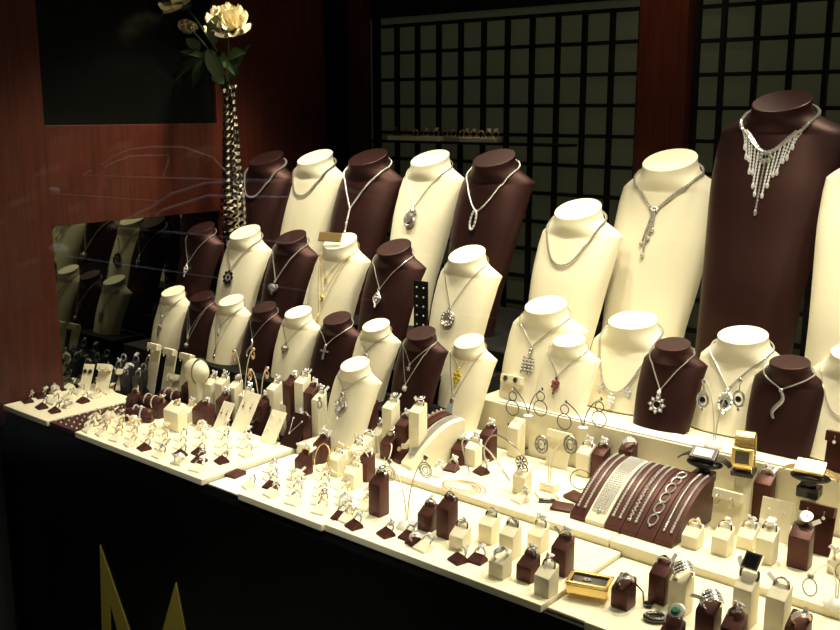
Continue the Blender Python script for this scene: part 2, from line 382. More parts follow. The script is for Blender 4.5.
def pendant(kind, mb, gm, T, k):
    """motif hanging from origin, x right, z up, y into the bust. mb metal, gm stones. k = size"""
    def tor(x, z, r, t=.06, **kw): mb.torus((x*k, -.05*k, z*k), r*k, t*k, T, **kw)
    def st(x, z, r): gm.gem((x*k, -.1*k, z*k), r*k, T)
    tor(0, -.05, .09, .035, n=10)
    if kind == 'heart':
        pts = []
        for i in range(24):
            t = 2*pi*i/24; pts.append((.5*k*sin(t)**3*.95, (-.62+.5*(.81*cos(t)-.31*cos(2*t)-.12*cos(3*t)-.06*cos(4*t)))*k))
        mb.prism(pts, -.2*k, -.02*k, T)
        mb.ball((0, -.2*k, -.55*k), .3*k, 10, 6, (1, .45, .9), T)
    elif kind == 'flower':
        for i in range(8): a = 2*pi*i/8; st(.38*cos(a), -.6+.38*sin(a), .16); mb.ball((.2*k*cos(a+.3), -.05*k, (-.6+.2*sin(a+.3))*k), .1*k, 6, 4, T=T)
        tor(0, -.6, .4, .04); st(0, -.6, .15)
    elif kind == 'ringflower':
        for i in range(8):
            a = 2*pi*i/8; mb.prism([((.42+.2*u)*k*cos(a)-v*.15*k*sin(a), (-.95+(.42+.2*u)*sin(a)+v*.15*cos(a))*k) for u, v in ((-1, 0), (0, 1), (1, 0), (0, -1))], -.12*k, -.02*k, T)
            st(.43*cos(a), -.95+.43*sin(a), .12)
        st(0, -.15, .15); tor(0, -.4, .12, .04, n=10); tor(0, -.95, .26, .04)
    elif kind == 'cross':
        mb.prism([(-.06*k, -.1*k), (.06*k, -.1*k), (.06*k, -.38*k), (.36*k, -.38*k), (.36*k, -.52*k), (.06*k, -.52*k), (.06*k, -1.05*k), (-.06*k, -1.05*k), (-.06*k, -.52*k), (-.36*k, -.52*k), (-.36*k, -.38*k), (-.06*k, -.38*k)], -.12*k, -.02*k, T)
    elif kind == 'leaf':
        for sx, h in ((1, 1), (.6, .8)): mb.tube([(x*sx*k, -.05*k, (-.65+z*h)*k) for x, z in ((0, .5), (.22, .22), (.36, 0), (.24, -.25), (0, -.55), (-.24, -.25), (-.36, 0), (-.22, .22))], .045*k, 5, True, T)
        for x, z in ((0, -.35), (.15, -.6), (-.15, -.6), (0, -.8), (0, -1.25)): st(x, z, .1)
        mb.ball((0, -.05*k, -.6*k), .12*k, 6, 4, T=T)
    elif kind == 'oval':
        mb.torus((0, -.05*k, -.75*k), .36*k, .07*k, T, sz=1.4, n=20)
        for i in range(12): a = 2*pi*i/12; st(.36*cos(a), -.75+.5*sin(a), .09)
        st(0, -.08, .1); st(0, -1.4, .09)
    elif kind == 'openround':
        tor(0, -.65, .48, .06); tor(0, -.65, .33, .04); tor(.05, -.72, .2, .05)
        for i in range(12): a = 2*pi*i/12; st(.42*cos(a), -.65+.42*sin(a), .08)
    elif kind == 'net':
        tor(0, -.25, .12, .04, n=8); tor(0, -.45, .1, .04, n=8)
        for i in range(4): mb.box((-.42+.26*i)*k, (-.36+.26*i)*k, -.1*k, -.03*k, (-1.75+.1*(i % 2))*k, (-.65-.1*(i % 2))*k, T)
        for j in range(5): mb.box(-.42*k, .42*k, -.11*k, -.04*k, (-1.6+.2*j)*k, (-1.55+.2*j)*k, T)
        for i in range(4):
            for j in range(4): st(-.39+.26*i, -1.5+.22*j, .07)
    elif kind == 'star':
        mb.prism([(k*(.3 if i % 2 == 0 else .13)*sin(pi*i/5), k*(-.4+(.3 if i % 2 == 0 else .13)*cos(pi*i/5))) for i in range(10)], -.12*k, -.02*k, T); st(0, -.4, .12)
    elif kind == 'stone':
        tor(0, -.35, .26, .06, n=12); st(0, -.35, .26)
    elif kind == 'ball':
        mb.ball((0, -.12*k, -.5*k), .3*k, 10, 8, T=T); tor(0, -.5, .38, .05); st(0, -.5, .2)
    elif kind == 'drop':
        mb.tube([(0, -.05*k, -.1*k), (0, -.05*k, -.7*k)], .04*k, 5, T=T); st(0, -.3, .1); st(0, -.6, .13); mb.ball((0, -.08*k, -.9*k), .16*k, 8, 6, (1, .7, 1.3), T=T); st(0, -.9, .12)
    elif kind == 'scurve':
        mb.tube([((.22*sin(i/16*2*pi*.95)-.05*i/16)*k, -.08*k, -.08*k-1.7*k*i/16) for i in range(17)], [(.07+.06*sin(pi*i/16))*k for i in range(17)], 6, False, T)
        for i in range(2, 16): st(.22*sin(i/16*2*pi*.95)-.05*i/16, -.08-1.7*i/16, .08)
    elif kind == 'cluster':
        for x, z, r in ((0, -.2, .14), (-.2, -.5, .17), (.2, -.5, .17), (0, -.5, .15), (-.2, -.8, .15), (.2, -.8, .15), (0, -.75, .18), (0, -1.05, .17), (-.02, -1.3, .11)): st(x, z, r); mb.ball((x*k, -.04*k, z*k), r*k*.9, 6, 4, T=T)
    elif kind == 'animal':
        mb.ball((.05*k, -.15*k, -.5*k), .36*k, 10, 6, (.8, .5, 1.1), T); mb.ball((-.2*k, -.12*k, -.7*k), .25*k, 8, 6, (1, .6, 1.2), T); mb.ball((.18*k, -.15*k, -.2*k), .2*k, 8, 6, T=T)
        mb.torus((-.02*k, -.1*k, -.75*k), .34*k, .08*k, T, n=12); st(-.25, -.5, .18); st(-.1, -.85, .16); st(.1, -.6, .12)
    elif kind == 'loop':
        mb.tube([((.2*sin(t)-.05)*k, -.06*k, (-.6-.6*cos(t))*k) for t in [2*pi*i/18 for i in range(18)]], .07*k, 5, True, T, )
        for i in range(14): t = 2*pi*i/14; st(.2*sin(t)-.05, -.6-.6*cos(t), .09)
    elif kind == 'crystal':
        mb.box(-.12*k, .12*k, -.16*k, -.02*k, -.35*k, -.05*k, T); gm.add([(-.24*k, -.2*k, -.4*k), (.24*k, -.2*k, -.4*k), (.3*k, -.24*k, -1.1*k), (-.3*k, -.24*k, -1.1*k), (0, -.22*k, -1.4*k), (0, 0, -.4*k), (0, 0, -1.1*k)], [(0, 1, 2, 3), (3, 2, 4), (0, 3, 6, 5), (1, 5, 6, 2), (2, 6, 4), (3, 4, 6), (0, 5, 1)], T)
    elif kind == 'diamond':
        mb.tube([(0, -.05*k, -.1*k), (.28*k, -.05*k, -.55*k), (0, -.05*k, -1.05*k), (-.28*k, -.05*k, -.55*k)], .06*k, 5, True, T)
        for x, z in ((0, -.3), (.17, -.55), (-.17, -.55), (0, -.55), (0, -.8), (0, -1.2)): st(x, z, .11)
    elif kind == 'figure':
        mb.ball((0, -.1*k, -.3*k), .16*k, 8, 5, T=T); mb.prism([(-.38*k, -.45*k), (.38*k, -.45*k), (.14*k, -.7*k), (.08*k, -1.25*k), (-.08*k, -1.25*k), (-.14*k, -.7*k)], -.14*k, -.02*k, T); st(0, -.6, .14)
BUSTN = 0
def bust(u, v, wpx, Y, zb, color, label, nlabel=None, tau=.40, wd=1, chains=(), xoff=0, nm='pendant_necklace', yaw=0):
    """chains: (style, sv, r, finish, kind, psize, metal, stone)"""
    P = aty(u, v, Y); D = wpx*dist(P)/F/.97; S = (P.z-zb)/D
    m = CREAM if color == 'cream' else BROWN
    body, cap = bust_mesh(S, tau, wd, m)
    t = thing('necklace_bust', label, 'jewellery bust', (P.x, P.y, P.z), yaw)
    o = ob('bust_body', body, t); o.scale = (D, D, D)
    o = ob('neck_cap', cap, t); o.scale = (D, D, D)
    if not chains: return P, D
    n = thing(nm, nlabel, 'necklace', (P.x, P.y, P.z), yaw)
    for (style, sv, r, fin, kind, ps, mt, stn) in chains:
        pts = chain_path(style, sv, tau, wd, r+.012)
        mb = MB()
        if fin == 'thin': mb.tube(pts, r*.68, 5, True)
        elif fin == 'bead': mb.tube(pts, r*.35, 4, True); beads(mb, pts, r*.95, r*1.9, 'ball')
        elif fin == 'gem': mb.tube(pts, r*.55, 5, True); beads(mb, pts, r*1.05, r*1.9, 'gem')
        o = ob('chain', mb.mesh('chain', mt), n); o.scale = (D, D, D)
        if kind:
            p0 = surf(0, sv, tau, wd, r+.012); p1 = surf(0, sv+ps*1.0, tau, wd, r+.012)
            za = (p0-p1).normalized(); xa = V((1, 0, 0)); ya = za.cross(xa)
            T = frame(p0, xa, ya, za); a, g = MB(), MB()
            pendant(kind, a, g, T, ps)
            o = ob('pendant', a.mesh('pendant', mt), n); o.scale = (D, D, D)
            if g.v: s_ = ob('stones', g.mesh('stones', stn), o)
    return P, D
Vt = ('V', 1.2, .016)
def ch(st, sv, r, fin, kind=None, ps=.3, mt=SILV, stn=GEM): return (st, sv, r, fin, kind, ps, mt, stn)
# back row, left
bust(266, 158, 35, 1.755, .17, 'brown', 'tall brown satin bust beside the vase at the left end of the back row', 'thick silver rope collar on the tall brown bust beside the vase', chains=[ch('U', 1.05, .035, 'bead')], nm='collar_necklace')
bust(315, 157, 36, 1.80, .17, 'cream', 'tall cream bust between two brown ones, second in the back row', 'silver rope collar on the tall cream bust second in the back row', chains=[ch('U', 1.0, .03, 'bead')], nm='collar_necklace')
bust(368, 157, 40, 1.80, .17, 'brown', 'tall brown bust third in the back row, wearing a long Y necklace', 'stone set Y necklace with a long straight drop on the third back bust', chains=[ch('V', 1.2, .03, 'gem')], nm='lariat_necklace')
bust(430, 158, 39, 1.80, .17, 'cream', 'tall cream bust wearing the curled silver and dark pendant', 'thin silver chain with a curled silver and dark stone pendant', chains=[ch('V', 1.2, .017, 'thin', 'animal', .42, SILV, BLKS)])
bust(494, 158, 43, 1.80, .17, 'brown', 'tall brown bust in front of the lattice with a looped diamond necklace', 'diamond necklace with a looped drop on the fifth back bust', chains=[ch('C', 1.15, .026, 'gem', 'loop', .36)])
bust(578, 209, 46, 1.78, .10, 'cream', 'cream bust left of the mahogany column, lower than the one beside it', 'thick silver rope collar on the cream bust left of the column', chains=[ch('U', 1.12, .032, 'bead')], nm='collar_necklace')
P7, D7 = bust(670, 160, 53, 1.92, .10, 'cream', 'very tall cream bust standing before the mahogany column', 'twisted double strand silver necklace with a long tassel', wd=1.06, chains=[ch('V', .92, .028, 'bead'), ch('C', .84, .022, 'bead')], nm='tassel_necklace')
P8, D8 = bust(782, 101, 56, 1.92, .10, 'brown', 'tallest brown satin bust, at the right of the back row', 'diamond bib necklace with a fringe of hanging drops', wd=1.2, chains=[ch('B', .86, .036, 'gem')], nm='bib_necklace')
bust(880, 152, 50, 1.79, .10, 'cream', 'tall cream bust cut by the right picture edge, back row', 'silver chain on the tall cream bust at the right edge', wd=1.1, chains=[ch('U', 1.1, .02, 'bead')], nm='chain_necklace')
# extras on three special necklaces
def on_bust(P, D, tau, wd, x, s, off=.02): return P + surf(x, s, tau, wd, off)*D
roots = [o for o in col.objects if o.name.startswith('lariat_necklace')]
PA3 = aty(368, 157, 1.80); DA3 = 40*dist(PA3)/F/.97
mb = MB(); pts = [surf(0, 1.2+i*.1, .4, 1, .04) for i in range(8)]; mb.tube(pts, .02, 5); beads(mb, pts, .04, .07, 'gem', False)
for i, r in enumerate((.05, .045, .05)): mb.gem(surf(0, 1.55+i*.2, .4, 1, .05), r)
o = ob('drop', mb.mesh('drop', SILV), roots[0]); o.scale = (DA3,)*3
roots = [o for o in col.objects if o.name.startswith('tassel_necklace')]
for i, (x, L) in enumerate(((-.06, .55), (0, .75), (.05, .45), (.1, .3))):
    mb = MB(); pts = [surf(x*(.3+.7*j/7)-.05*j/7, .92+L*j/7, .4, 1.06, .04) for j in range(8)]; mb.tube(pts, .014, 5); beads(mb, pts, .024, .05, 'ball', False); mb.ball(pts[-1], .04, 8, 6)
    o = ob('tassel_strand', mb.mesh('tassel', SILV), roots[0]); o.scale = (D7,)*3
mb = MB()
for j in range(9): mb.gem(surf(.06*cos(j*.7), .86+.03*sin(j*.7), .4, 1.06, .05), .035)
o = ob('clasp_knot', mb.mesh('knot', SILV), roots[0]); o.scale = (D7,)*3
roots = [o for o in col.objects if o.name.startswith('bib_necklace')]
bb = [(-.50, .36), (-.43, .42), (-.36, .36), (-.29, .5), (-.22, .44), (-.15, .62), (-.08, .72), (0, 1.02), (.08, .74), (.15, .6), (.22, .46), (.29, .5), (.36, .38), (.43, .42), (.50, .34)]
for x, L in bb:
    s0 = .24+(.86-.24)*(1-(abs(x)/.6)**1.7); mb = MB()
    pts = [surf(x*(1-.18*j/7), s0+.01+L*j/7*.95, .4, 1.2, .03) for j in range(8)]
    mb.tube(pts, .010, 4); beads(mb, pts[1:], .024, .058, 'gem', False); mb.ball(pts[-1]+V((0, -.01, -.03)), .032, 6, 6, (1, .7, 1.7))
    o = ob('fringe_drop', mb.mesh('fringe', GEM if abs(x) > .02 else SILV), roots[0]); o.scale = (D8,)*3
mb = MB()
pts = [surf(x, .36+(.90-.36)*(1-(abs(x)/.5)**1.3), .4, 1.2, .03) for x in [(-.42+.84*i/20) for i in range(21)]]
mb.tube(pts, .014, 5); beads(mb, pts, .028, .05, 'gem', False)
for j in range(7): mb.gem(surf(.09*cos(j*.9), .94+.07*sin(j*.9), .4, 1.2, .06), .045)
o = ob('second_strand', mb.mesh('strand', SILV), roots[0]); o.scale = (D8,)*3
# middle row
bust(201, 228, 27, 1.545, .13, 'brown', 'brown bust nearest the dark mirror, middle row', 'silver chain with a diamond shaped pendant on the leftmost middle bust', chains=[ch('V', 1.2, .022, 'thin', 'diamond', .4, SILV, GEM)])
bust(245, 232, 31, 1.575, .13, 'cream', 'cream bust right of the vase, middle row', 'silver chain with a dark dotted flower pendant', chains=[ch('V', 1.1, .022, 'bead', 'flower', .46, SILV, BLKS)])
bust(291, 237, 31, 1.575, .13, 'brown', 'brown bust wearing the polished heart, middle row', 'silver chain with a polished puffed heart pendant', chains=[ch('V', 1.3, .028, 'bead', 'heart', .4)])
PB4, DB4 = bust(340, 241, 34, 1.575, .13, 'cream', 'cream bust with a small plaque lying on its neck', 'three fine gold chains with small gold charms layered on one bust', chains=[ch('V', .95, .011, 'thin', 'star', .25, GOLD, YEL), ch('V', 1.45, .011, 'thin', 'stone', .25, GOLD, YEL), ch('V', 2.0, .011, 'thin', 'drop', .3, GOLD, YEL)], nm='layered_necklace')
bust(394, 247, 35, 1.58, .13, 'brown', 'brown bust wearing the leafy diamond pendant, middle row', 'silver chain with a leafy openwork diamond pendant', chains=[ch('V', 1.1, .02, 'thin', 'leaf', .4)])
bust(467, 254, 37, 1.59, .13, 'cream', 'cream bust wearing the open circle pendant, right end of the black riser', 'thin chain with an open circle pendant', chains=[ch('V', 1.35, .014, 'thin', 'openround', .42, SILV2)])
bust(546, 305, 42, 1.60, .103, 'cream', 'wide cream bust with a grid pendant at the left of the shelf', 'silver chain with a rectangular grid pendant', chains=[ch('V', .9, .017, 'thin', 'net', .36, SILV2)], wd=1.05, tau=.3)
PB8, DB8 = bust(633, 320, 48, 1.66, .103, 'cream', 'cream bust wearing the scalloped collar behind the small brown bust', 'scalloped white collar with three cluster drops', chains=[ch('U', 1.35, .03, 'bead', 'cluster', .26)], tau=.22, wd=1.02, nm='scalloped_necklace')
bust(743, 335, 48, 1.66, .103, 'cream', 'cream bust with the dark blue stone pendant, right side of the shelf', 'white chain with an oval halo pendant around a dark blue stone', chains=[ch('V', 1.0, .026, 'thin', 'oval', .36, SILV, GEM)], tau=.22)
bust(857, 352, 48, 1.64, .103, 'cream', 'cream bust cut by the right picture edge, front of the shelf', 'fine silver chain on the low cream bust at the right edge', chains=[ch('U', 1.2, .02, 'thin')], tau=.22, nm='chain_necklace')
for sx in (-1, 1):
    n_ = [o for o in col.objects if o.name.startswith('scalloped_necklace')][0]
    T = frame(surf(.3*sx, 1.2, .22, 1.02, .05), (1, 0, 0), (0, 1, 0), (0, 0, 1)); a, g = MB(), MB(); pendant('cluster', a, g, T, .22)
    o = ob('pendant', a.mesh('p', SILV), n_); o.scale = (DB8,)*3; ob('stones', g.mesh('g', GEM), o)
# front row, left, then on the shelf
TC = .34
bust(173, 291, 23.5, 1.435, .085, 'cream', 'leftmost small cream bust, beside the dark mirror', 'two fine chains with a winged figure pendant on the leftmost small bust', tau=TC, chains=[ch('V', .9, .015, 'thin', 'stone', .25), ch('V', 1.25, .015, 'thin', 'figure', .45, SILV2)])
bust(202, 296, 24, 1.435, .085, 'brown', 'small brown bust second from left, between two cream ones', 'two silver chains with ball drops on the second small bust', tau=TC, chains=[ch('V', 1.3, .016, 'thin', 'drop', .35), ch('V', 1.75, .016, 'thin', 'ball', .28)])
bust(231, 300, 25, 1.435, .085, 'cream', 'small cream bust below the flower pendant bust', 'two thin chains with slim dark drops on the third small bust', tau=TC, chains=[ch('V', .95, .014, 'thin', 'drop', .35, SILV2), ch('V', 1.75, .012, 'thin', 'drop', .4, SILV2, BLKS)])
bust(264, 307, 25, 1.435, .085, 'brown', 'small brown bust below the heart pendant bust', 'silver chain with a twisted drop on the fourth small bust', tau=TC, chains=[ch('V', 1.15, .02, 'thin', 'scurve', .4)])
bust(298, 312, 27, 1.435, .085, 'cream', 'small cream bust wearing a round ball pendant', 'thin chain with a round ball pendant', tau=TC, chains=[ch('V', 1.05, .014, 'thin', 'ball', .42, SILV2)])
bust(337, 318, 28.5, 1.435, .085, 'brown', 'small brown bust wearing a plain silver cross', 'silver chain with a plain cross', tau=TC, chains=[ch('V', .85, .02, 'thin', 'cross', .48)])
bust(376, 325, 27.5, 1.435, .085, 'cream', 'small cream bust wearing a round medallion, behind a lower cream bust', 'silver chain with a round cluster medallion', tau=TC, chains=[ch('V', .85, .02, 'thin', 'openround', .38, SILV2)])
bust(421, 333, 29.5, 1.435, .085, 'brown', 'small brown bust wearing two chains with a star and a stone', 'two silver chains, one with a star and one with a single stone', tau=TC, chains=[ch('V', .95, .016, 'thin', 'star', .36), ch('V', 1.6, .02, 'thin', 'stone', .34)], nm='layered_necklace')
PC9, DC9 = bust(469, 341, 30, 1.50, .0505, 'cream', 'small cream bust wearing yellow and grey crystal pendants', 'two chains with yellow stones and a grey crystal', tau=TC, chains=[ch('V', .8, .013, 'thin', 'cluster', .42, GOLD, YEL), ch('V', 1.75, .013, 'thin', 'crystal', .45, SILV2, ICE)], nm='layered_necklace')
bust(355, 364, 29.5, 1.335, .0122, 'cream', 'small cream bust standing lowest, in front of the others', 'silver chain with a large openwork leaf pendant', tau=TC, chains=[ch('V', .8, .018, 'thin', 'leaf', .75, SILV2)])
bust(569, 340, 32.5, 1.565, .103, 'cream', 'cream bust wearing a dark red stone cluster, on the shelf', 'thin chain with a dark red stone cluster pendant', tau=.26, chains=[ch('V', 1.0, .02, 'thin', 'cluster', .4, SILV2, RED)])
bust(673, 344, 34.5, 1.595, .103, 'brown', 'small brown bust with a flower ring pendant, on the shelf', 'silver chain with a flower shaped ring pendant', tau=.22, chains=[ch('V', 1.2, .026, 'bead', 'ringflower', .44)])
bust(790, 362, 38.5, 1.605, .103, 'brown', 'small brown bust with a curved S pendant, right side of the shelf', 'silver chain with a curved S shaped pendant', tau=.18, chains=[ch('V', .62, .026, 'bead', 'scurve', .42)])
g_ = MB(); kk = .36
for o in [o for o in col.objects if o.name.startswith('pendant_necklace') and 'oval halo' in o['label']]:
    Pq = aty(743, 335, 1.66); Dq = 48*dist(Pq)/F/.97; p0 = surf(0, 1.0+kk*.75, .22, 1, .09)
    g_.gem(p0, .09, None, 8); s_ = ob('blue_stone', g_.mesh('blue', BLUE), o); s_.scale = (Dq,)*3; s_['label'] = 'dark blue oval stone'
t = thing('plaque', 'small pale gold plaque lying across the neck of a cream bust', 'sign', (PB4.x-.004, PB4.y-.03, PB4.z+.001), R(12))
ob('plate', MB().box(-.029, .029, -.003, .003, 0, .021).mesh('pl', BRASS, bevel=.001), t, rot=(R(-25), 0, 0))
# ================================================================ vase with flowers
VX, VY, VZ = -2.0, 1.622, .17
vt = thing('vase', 'tall slender black chrome vase with a faceted diamond pattern', 'vase', (VX, VY, VZ))
rows = 60; NN = 20; vs = []; fs = []
for i in range(rows+1):
    z = .54*i/rows; q = i/rows
    r = .0165+.013*math.exp(-((q-.42)/.24)**2)-.006*max(0, (q-.75)/.25)+(.008*max(0, (q-.96)/.04))
    for j in range(NN):
        a = 2*pi*(j+(i % 2))/NN; b_ = .0026 if j % 2 == 0 else -.0008
        vs.append(((r+b_)*cos(a), (r+b_)*sin(a), z))
for i in range(rows):
    for j in range(NN):
        j2 = (j+1) % NN; a_, b_, c_, d_ = i*NN+j, i*NN+j2, (i+1)*NN+j2, (i+1)*NN+j
        fs += [(a_, b_, d_), (b_, c_, d_)] if i % 2 == 0 else [(a_, b_, c_), (a_, c_, d_)]
fs.append(tuple(range(NN-1, -1, -1)))
ob('vase_body', MB().add(vs, fs).mesh('vase', VASE), vt)
def petal_mb(mb, T, L, W, cup):
    vs = []; fs = []; A, B = 5, 5
    for k, of in ((0, 0), (1, -.0009)):
        for i in range(A+1):
            q = i/A; wdt = W*sin(pi*(.12+.80*q))**.8
            for j in range(B+1):
                x = (j/B-.5)*2; c_ = cup*(q**1.5); zz = L*q
                vs.append((x*wdt*.5, -L*c_*(.35+.65*q)+.25*W*x*x*q*-1+of+.0015*sin(x*7+q*5), zz*(1-.25*c_*q)+.002*sin(x*9)*q))
    m_ = (A+1)*(B+1)
    for i in range(A):
        for j in range(B):
            a_ = i*(B+1)+j; fs.append((a_, a_+1, a_+B+2, a_+B+1)); fs.append((a_+m_, a_+B+1+m_, a_+B+2+m_, a_+1+m_))
    mb.add(vs, fs, T)
PEO = []
def peony(c, r, label, tilt):
    t = thing('peony', label, 'flower', c, 0, None)
    rnd = random.Random(int(abs(c[0])*1000))
    fl = MB()
    for ring, (cnt, el, L, W, cup) in enumerate(((9, 78, 1.05, .85, -.45), (9, 58, 1.1, .9, -.5), (8, 40, 1.05, .85, -.6), (7, 22, .95, .7, -.65), (5, 8, .85, .55, -.5))):
        for k in range(cnt):
            a = 2*pi*(k+ring*.5)/cnt+rnd.uniform(-.15, .15); e = R(el+rnd.uniform(-6, 6))
            T = M.Rotation(tilt[0], 4, 'X') @ M.Rotation(tilt[1], 4, 'Y') @ M.Rotation(a, 4, 'Z') @ M.Translation((0, -.12*r, -.25*r)) @ M.Rotation(e, 4, 'X')
            petal_mb(fl, T, L*r, W*r, cup*-1*-1)
    me = fl.mesh('petals', PETAL, smooth=True); ob('petals', me, t)
    sp = MB().ball((0, 0, -.32*r), .3*r, 8, 5, (1, 1, .7)); ob('calyx', sp.mesh('calyx', LEAF, smooth=True), t); PEO.append(t)
    return t
FL = [(aty(228, 27, 1.60), .047, 'round cream peony fully open right above the vase', (R(35), R(25))),
      (aty(184, -4, 1.585), .064, 'large cream peony cut by the top of the picture', (R(40), R(-15))),
      (aty(188, 24, 1.59), .02, 'small closed cream peony bud under the large flower', (R(150), R(10)))]
for c, r, lb, ti in FL: peony(c, r, lb, ti)
top = V((VX, VY, VZ+.53))
def leaf(mb, p, d, L, W, roll=0):
    d = d.normalized(); s = d.cross(V((.62, -.74, .25))).normalized(); nrm = s.cross(d)
    s = s*cos(roll)+nrm*sin(roll); nrm = s.cross(d); vs = []; fs = []; A = 8
    for k in (0, 1):
        for i in range(A+1):
            q = i/A; wd_ = W*sin(pi*q**.85)*.5+.0004; droop = -L*.3*q*q
            for x in (-1, 0, 1): vs.append(p+d*L*q+s*x*wd_+V((0, 0, droop))+nrm*(abs(x)*wd_*.35-k*.0008))
    m_ = 3*(A+1)
    for i in range(A):
        for j in (0, 1): a_ = i*3+j; fs.append((a_, a_+1, a_+4, a_+3)); fs.append((a_+m_, a_+3+m_, a_+4+m_, a_+1+m_))
    mb.add(vs, fs)
mid = {}
for i, (c, r, lb, ti) in enumerate(FL):
    mb = MB(); e = c-top-V((0, 0, r*.3)); k = [V((0, 0, -.25)), V((0, 0, 0)), V((e.x*.25, e.y*.3, e.z*.45)), V((e.x*.7, e.y*.7, e.z*.8)), e]
    mb.tube([q+top-PEO[i].location for q in k], .0022, 6); ob('stem', mb.mesh('stem', STEM), PEO[i])
LFS = [((207, 60), (150, 42), .022), ((205, 62), (160, 60), .02), ((200, 60), (168, 88), .026), ((205, 58), (196, 82), .022), ((200, 50), (185, 35), .02), ((222, 82), (205, 40), .03), ((226, 84), (247, 42), .018), ((228, 82), (240, 60), .022),
       ((224, 84), (212, 70), .024), ((230, 80), (252, 35), .012), ((215, 45), (210, 15), .022), ((214, 55), (232, 70), .02), ((205, 55), (130, 35), .02), ((210, 40), (218, 8), .02), ((218, 60), (196, 52), .02), ((236, 70), (225, 84), .018), ((228, 60), (245, 50), .02)]
for i, (a, b, wd_) in enumerate(LFS):
    y = 1.60+.04*math.sin(i*2.3); p = aty(a[0], a[1], y)-top; q = aty(b[0], b[1], y-.02+.03*sin(i))-top
    w3 = (0 if b[0] > 200 else 1) if i != 3 else 2; mb = MB(); leaf(mb, p+top-PEO[w3].location, q-p+V((0, 0, (q-p).length*.25)), (q-p).length*1.1, wd_*1.35, .35*sin(i*1.7)); ob('leaf', mb.mesh('leaf', LEAF, smooth=True), PEO[w3])
# ================================================================ small display pieces
def slab(key, m, w_, d_, h, dh, bev=.0025, lip=True):
    def mk():
        mb = MB(); w2 = w_/2; d2 = d_/2
        vs = [(-w2, -d2, 0), (w2, -d2, 0), (w2, d2, 0), (-w2, d2, 0), (-w2, -d2, h), (w2, -d2, h), (w2, d2, h+dh), (-w2, d2, h+dh)]
        mb.add(vs, [(3, 2, 1, 0), (4, 5, 6, 7), (0, 1, 5, 4), (1, 2, 6, 5), (2, 3, 7, 6), (3, 0, 4, 7)])
        me = mb.mesh(key, m, bevel=bev); me.polygons.foreach_set('use_smooth', [True]*len(me.polygons)); me.set_sharp_from_angle(angle=R(35)); return me
    return cached((key, m.name, w_, d_, h, dh), mk)
def wedge_me(m):
    def mk():
        mb = MB(); mb.add([(-.013, -.013, 0), (.013, -.013, 0), (.012, .009, 0), (-.012, .009, 0), (-.013, -.012, .003), (.013, -.012, .003), (.009, .003, .0115), (-.009, .003, .0115), (.012, .009, .004), (-.012, .009, .004)],
            [(3, 2, 1, 0), (0, 1, 5, 4), (4, 5, 6, 7), (7, 6, 8, 9), (9, 8, 2, 3), (1, 2, 8, 6, 5), (0, 4, 7, 9, 3)])
        return mb.mesh('wedge', m, bevel=.0008)
    return cached(('wedge', m.name), mk)
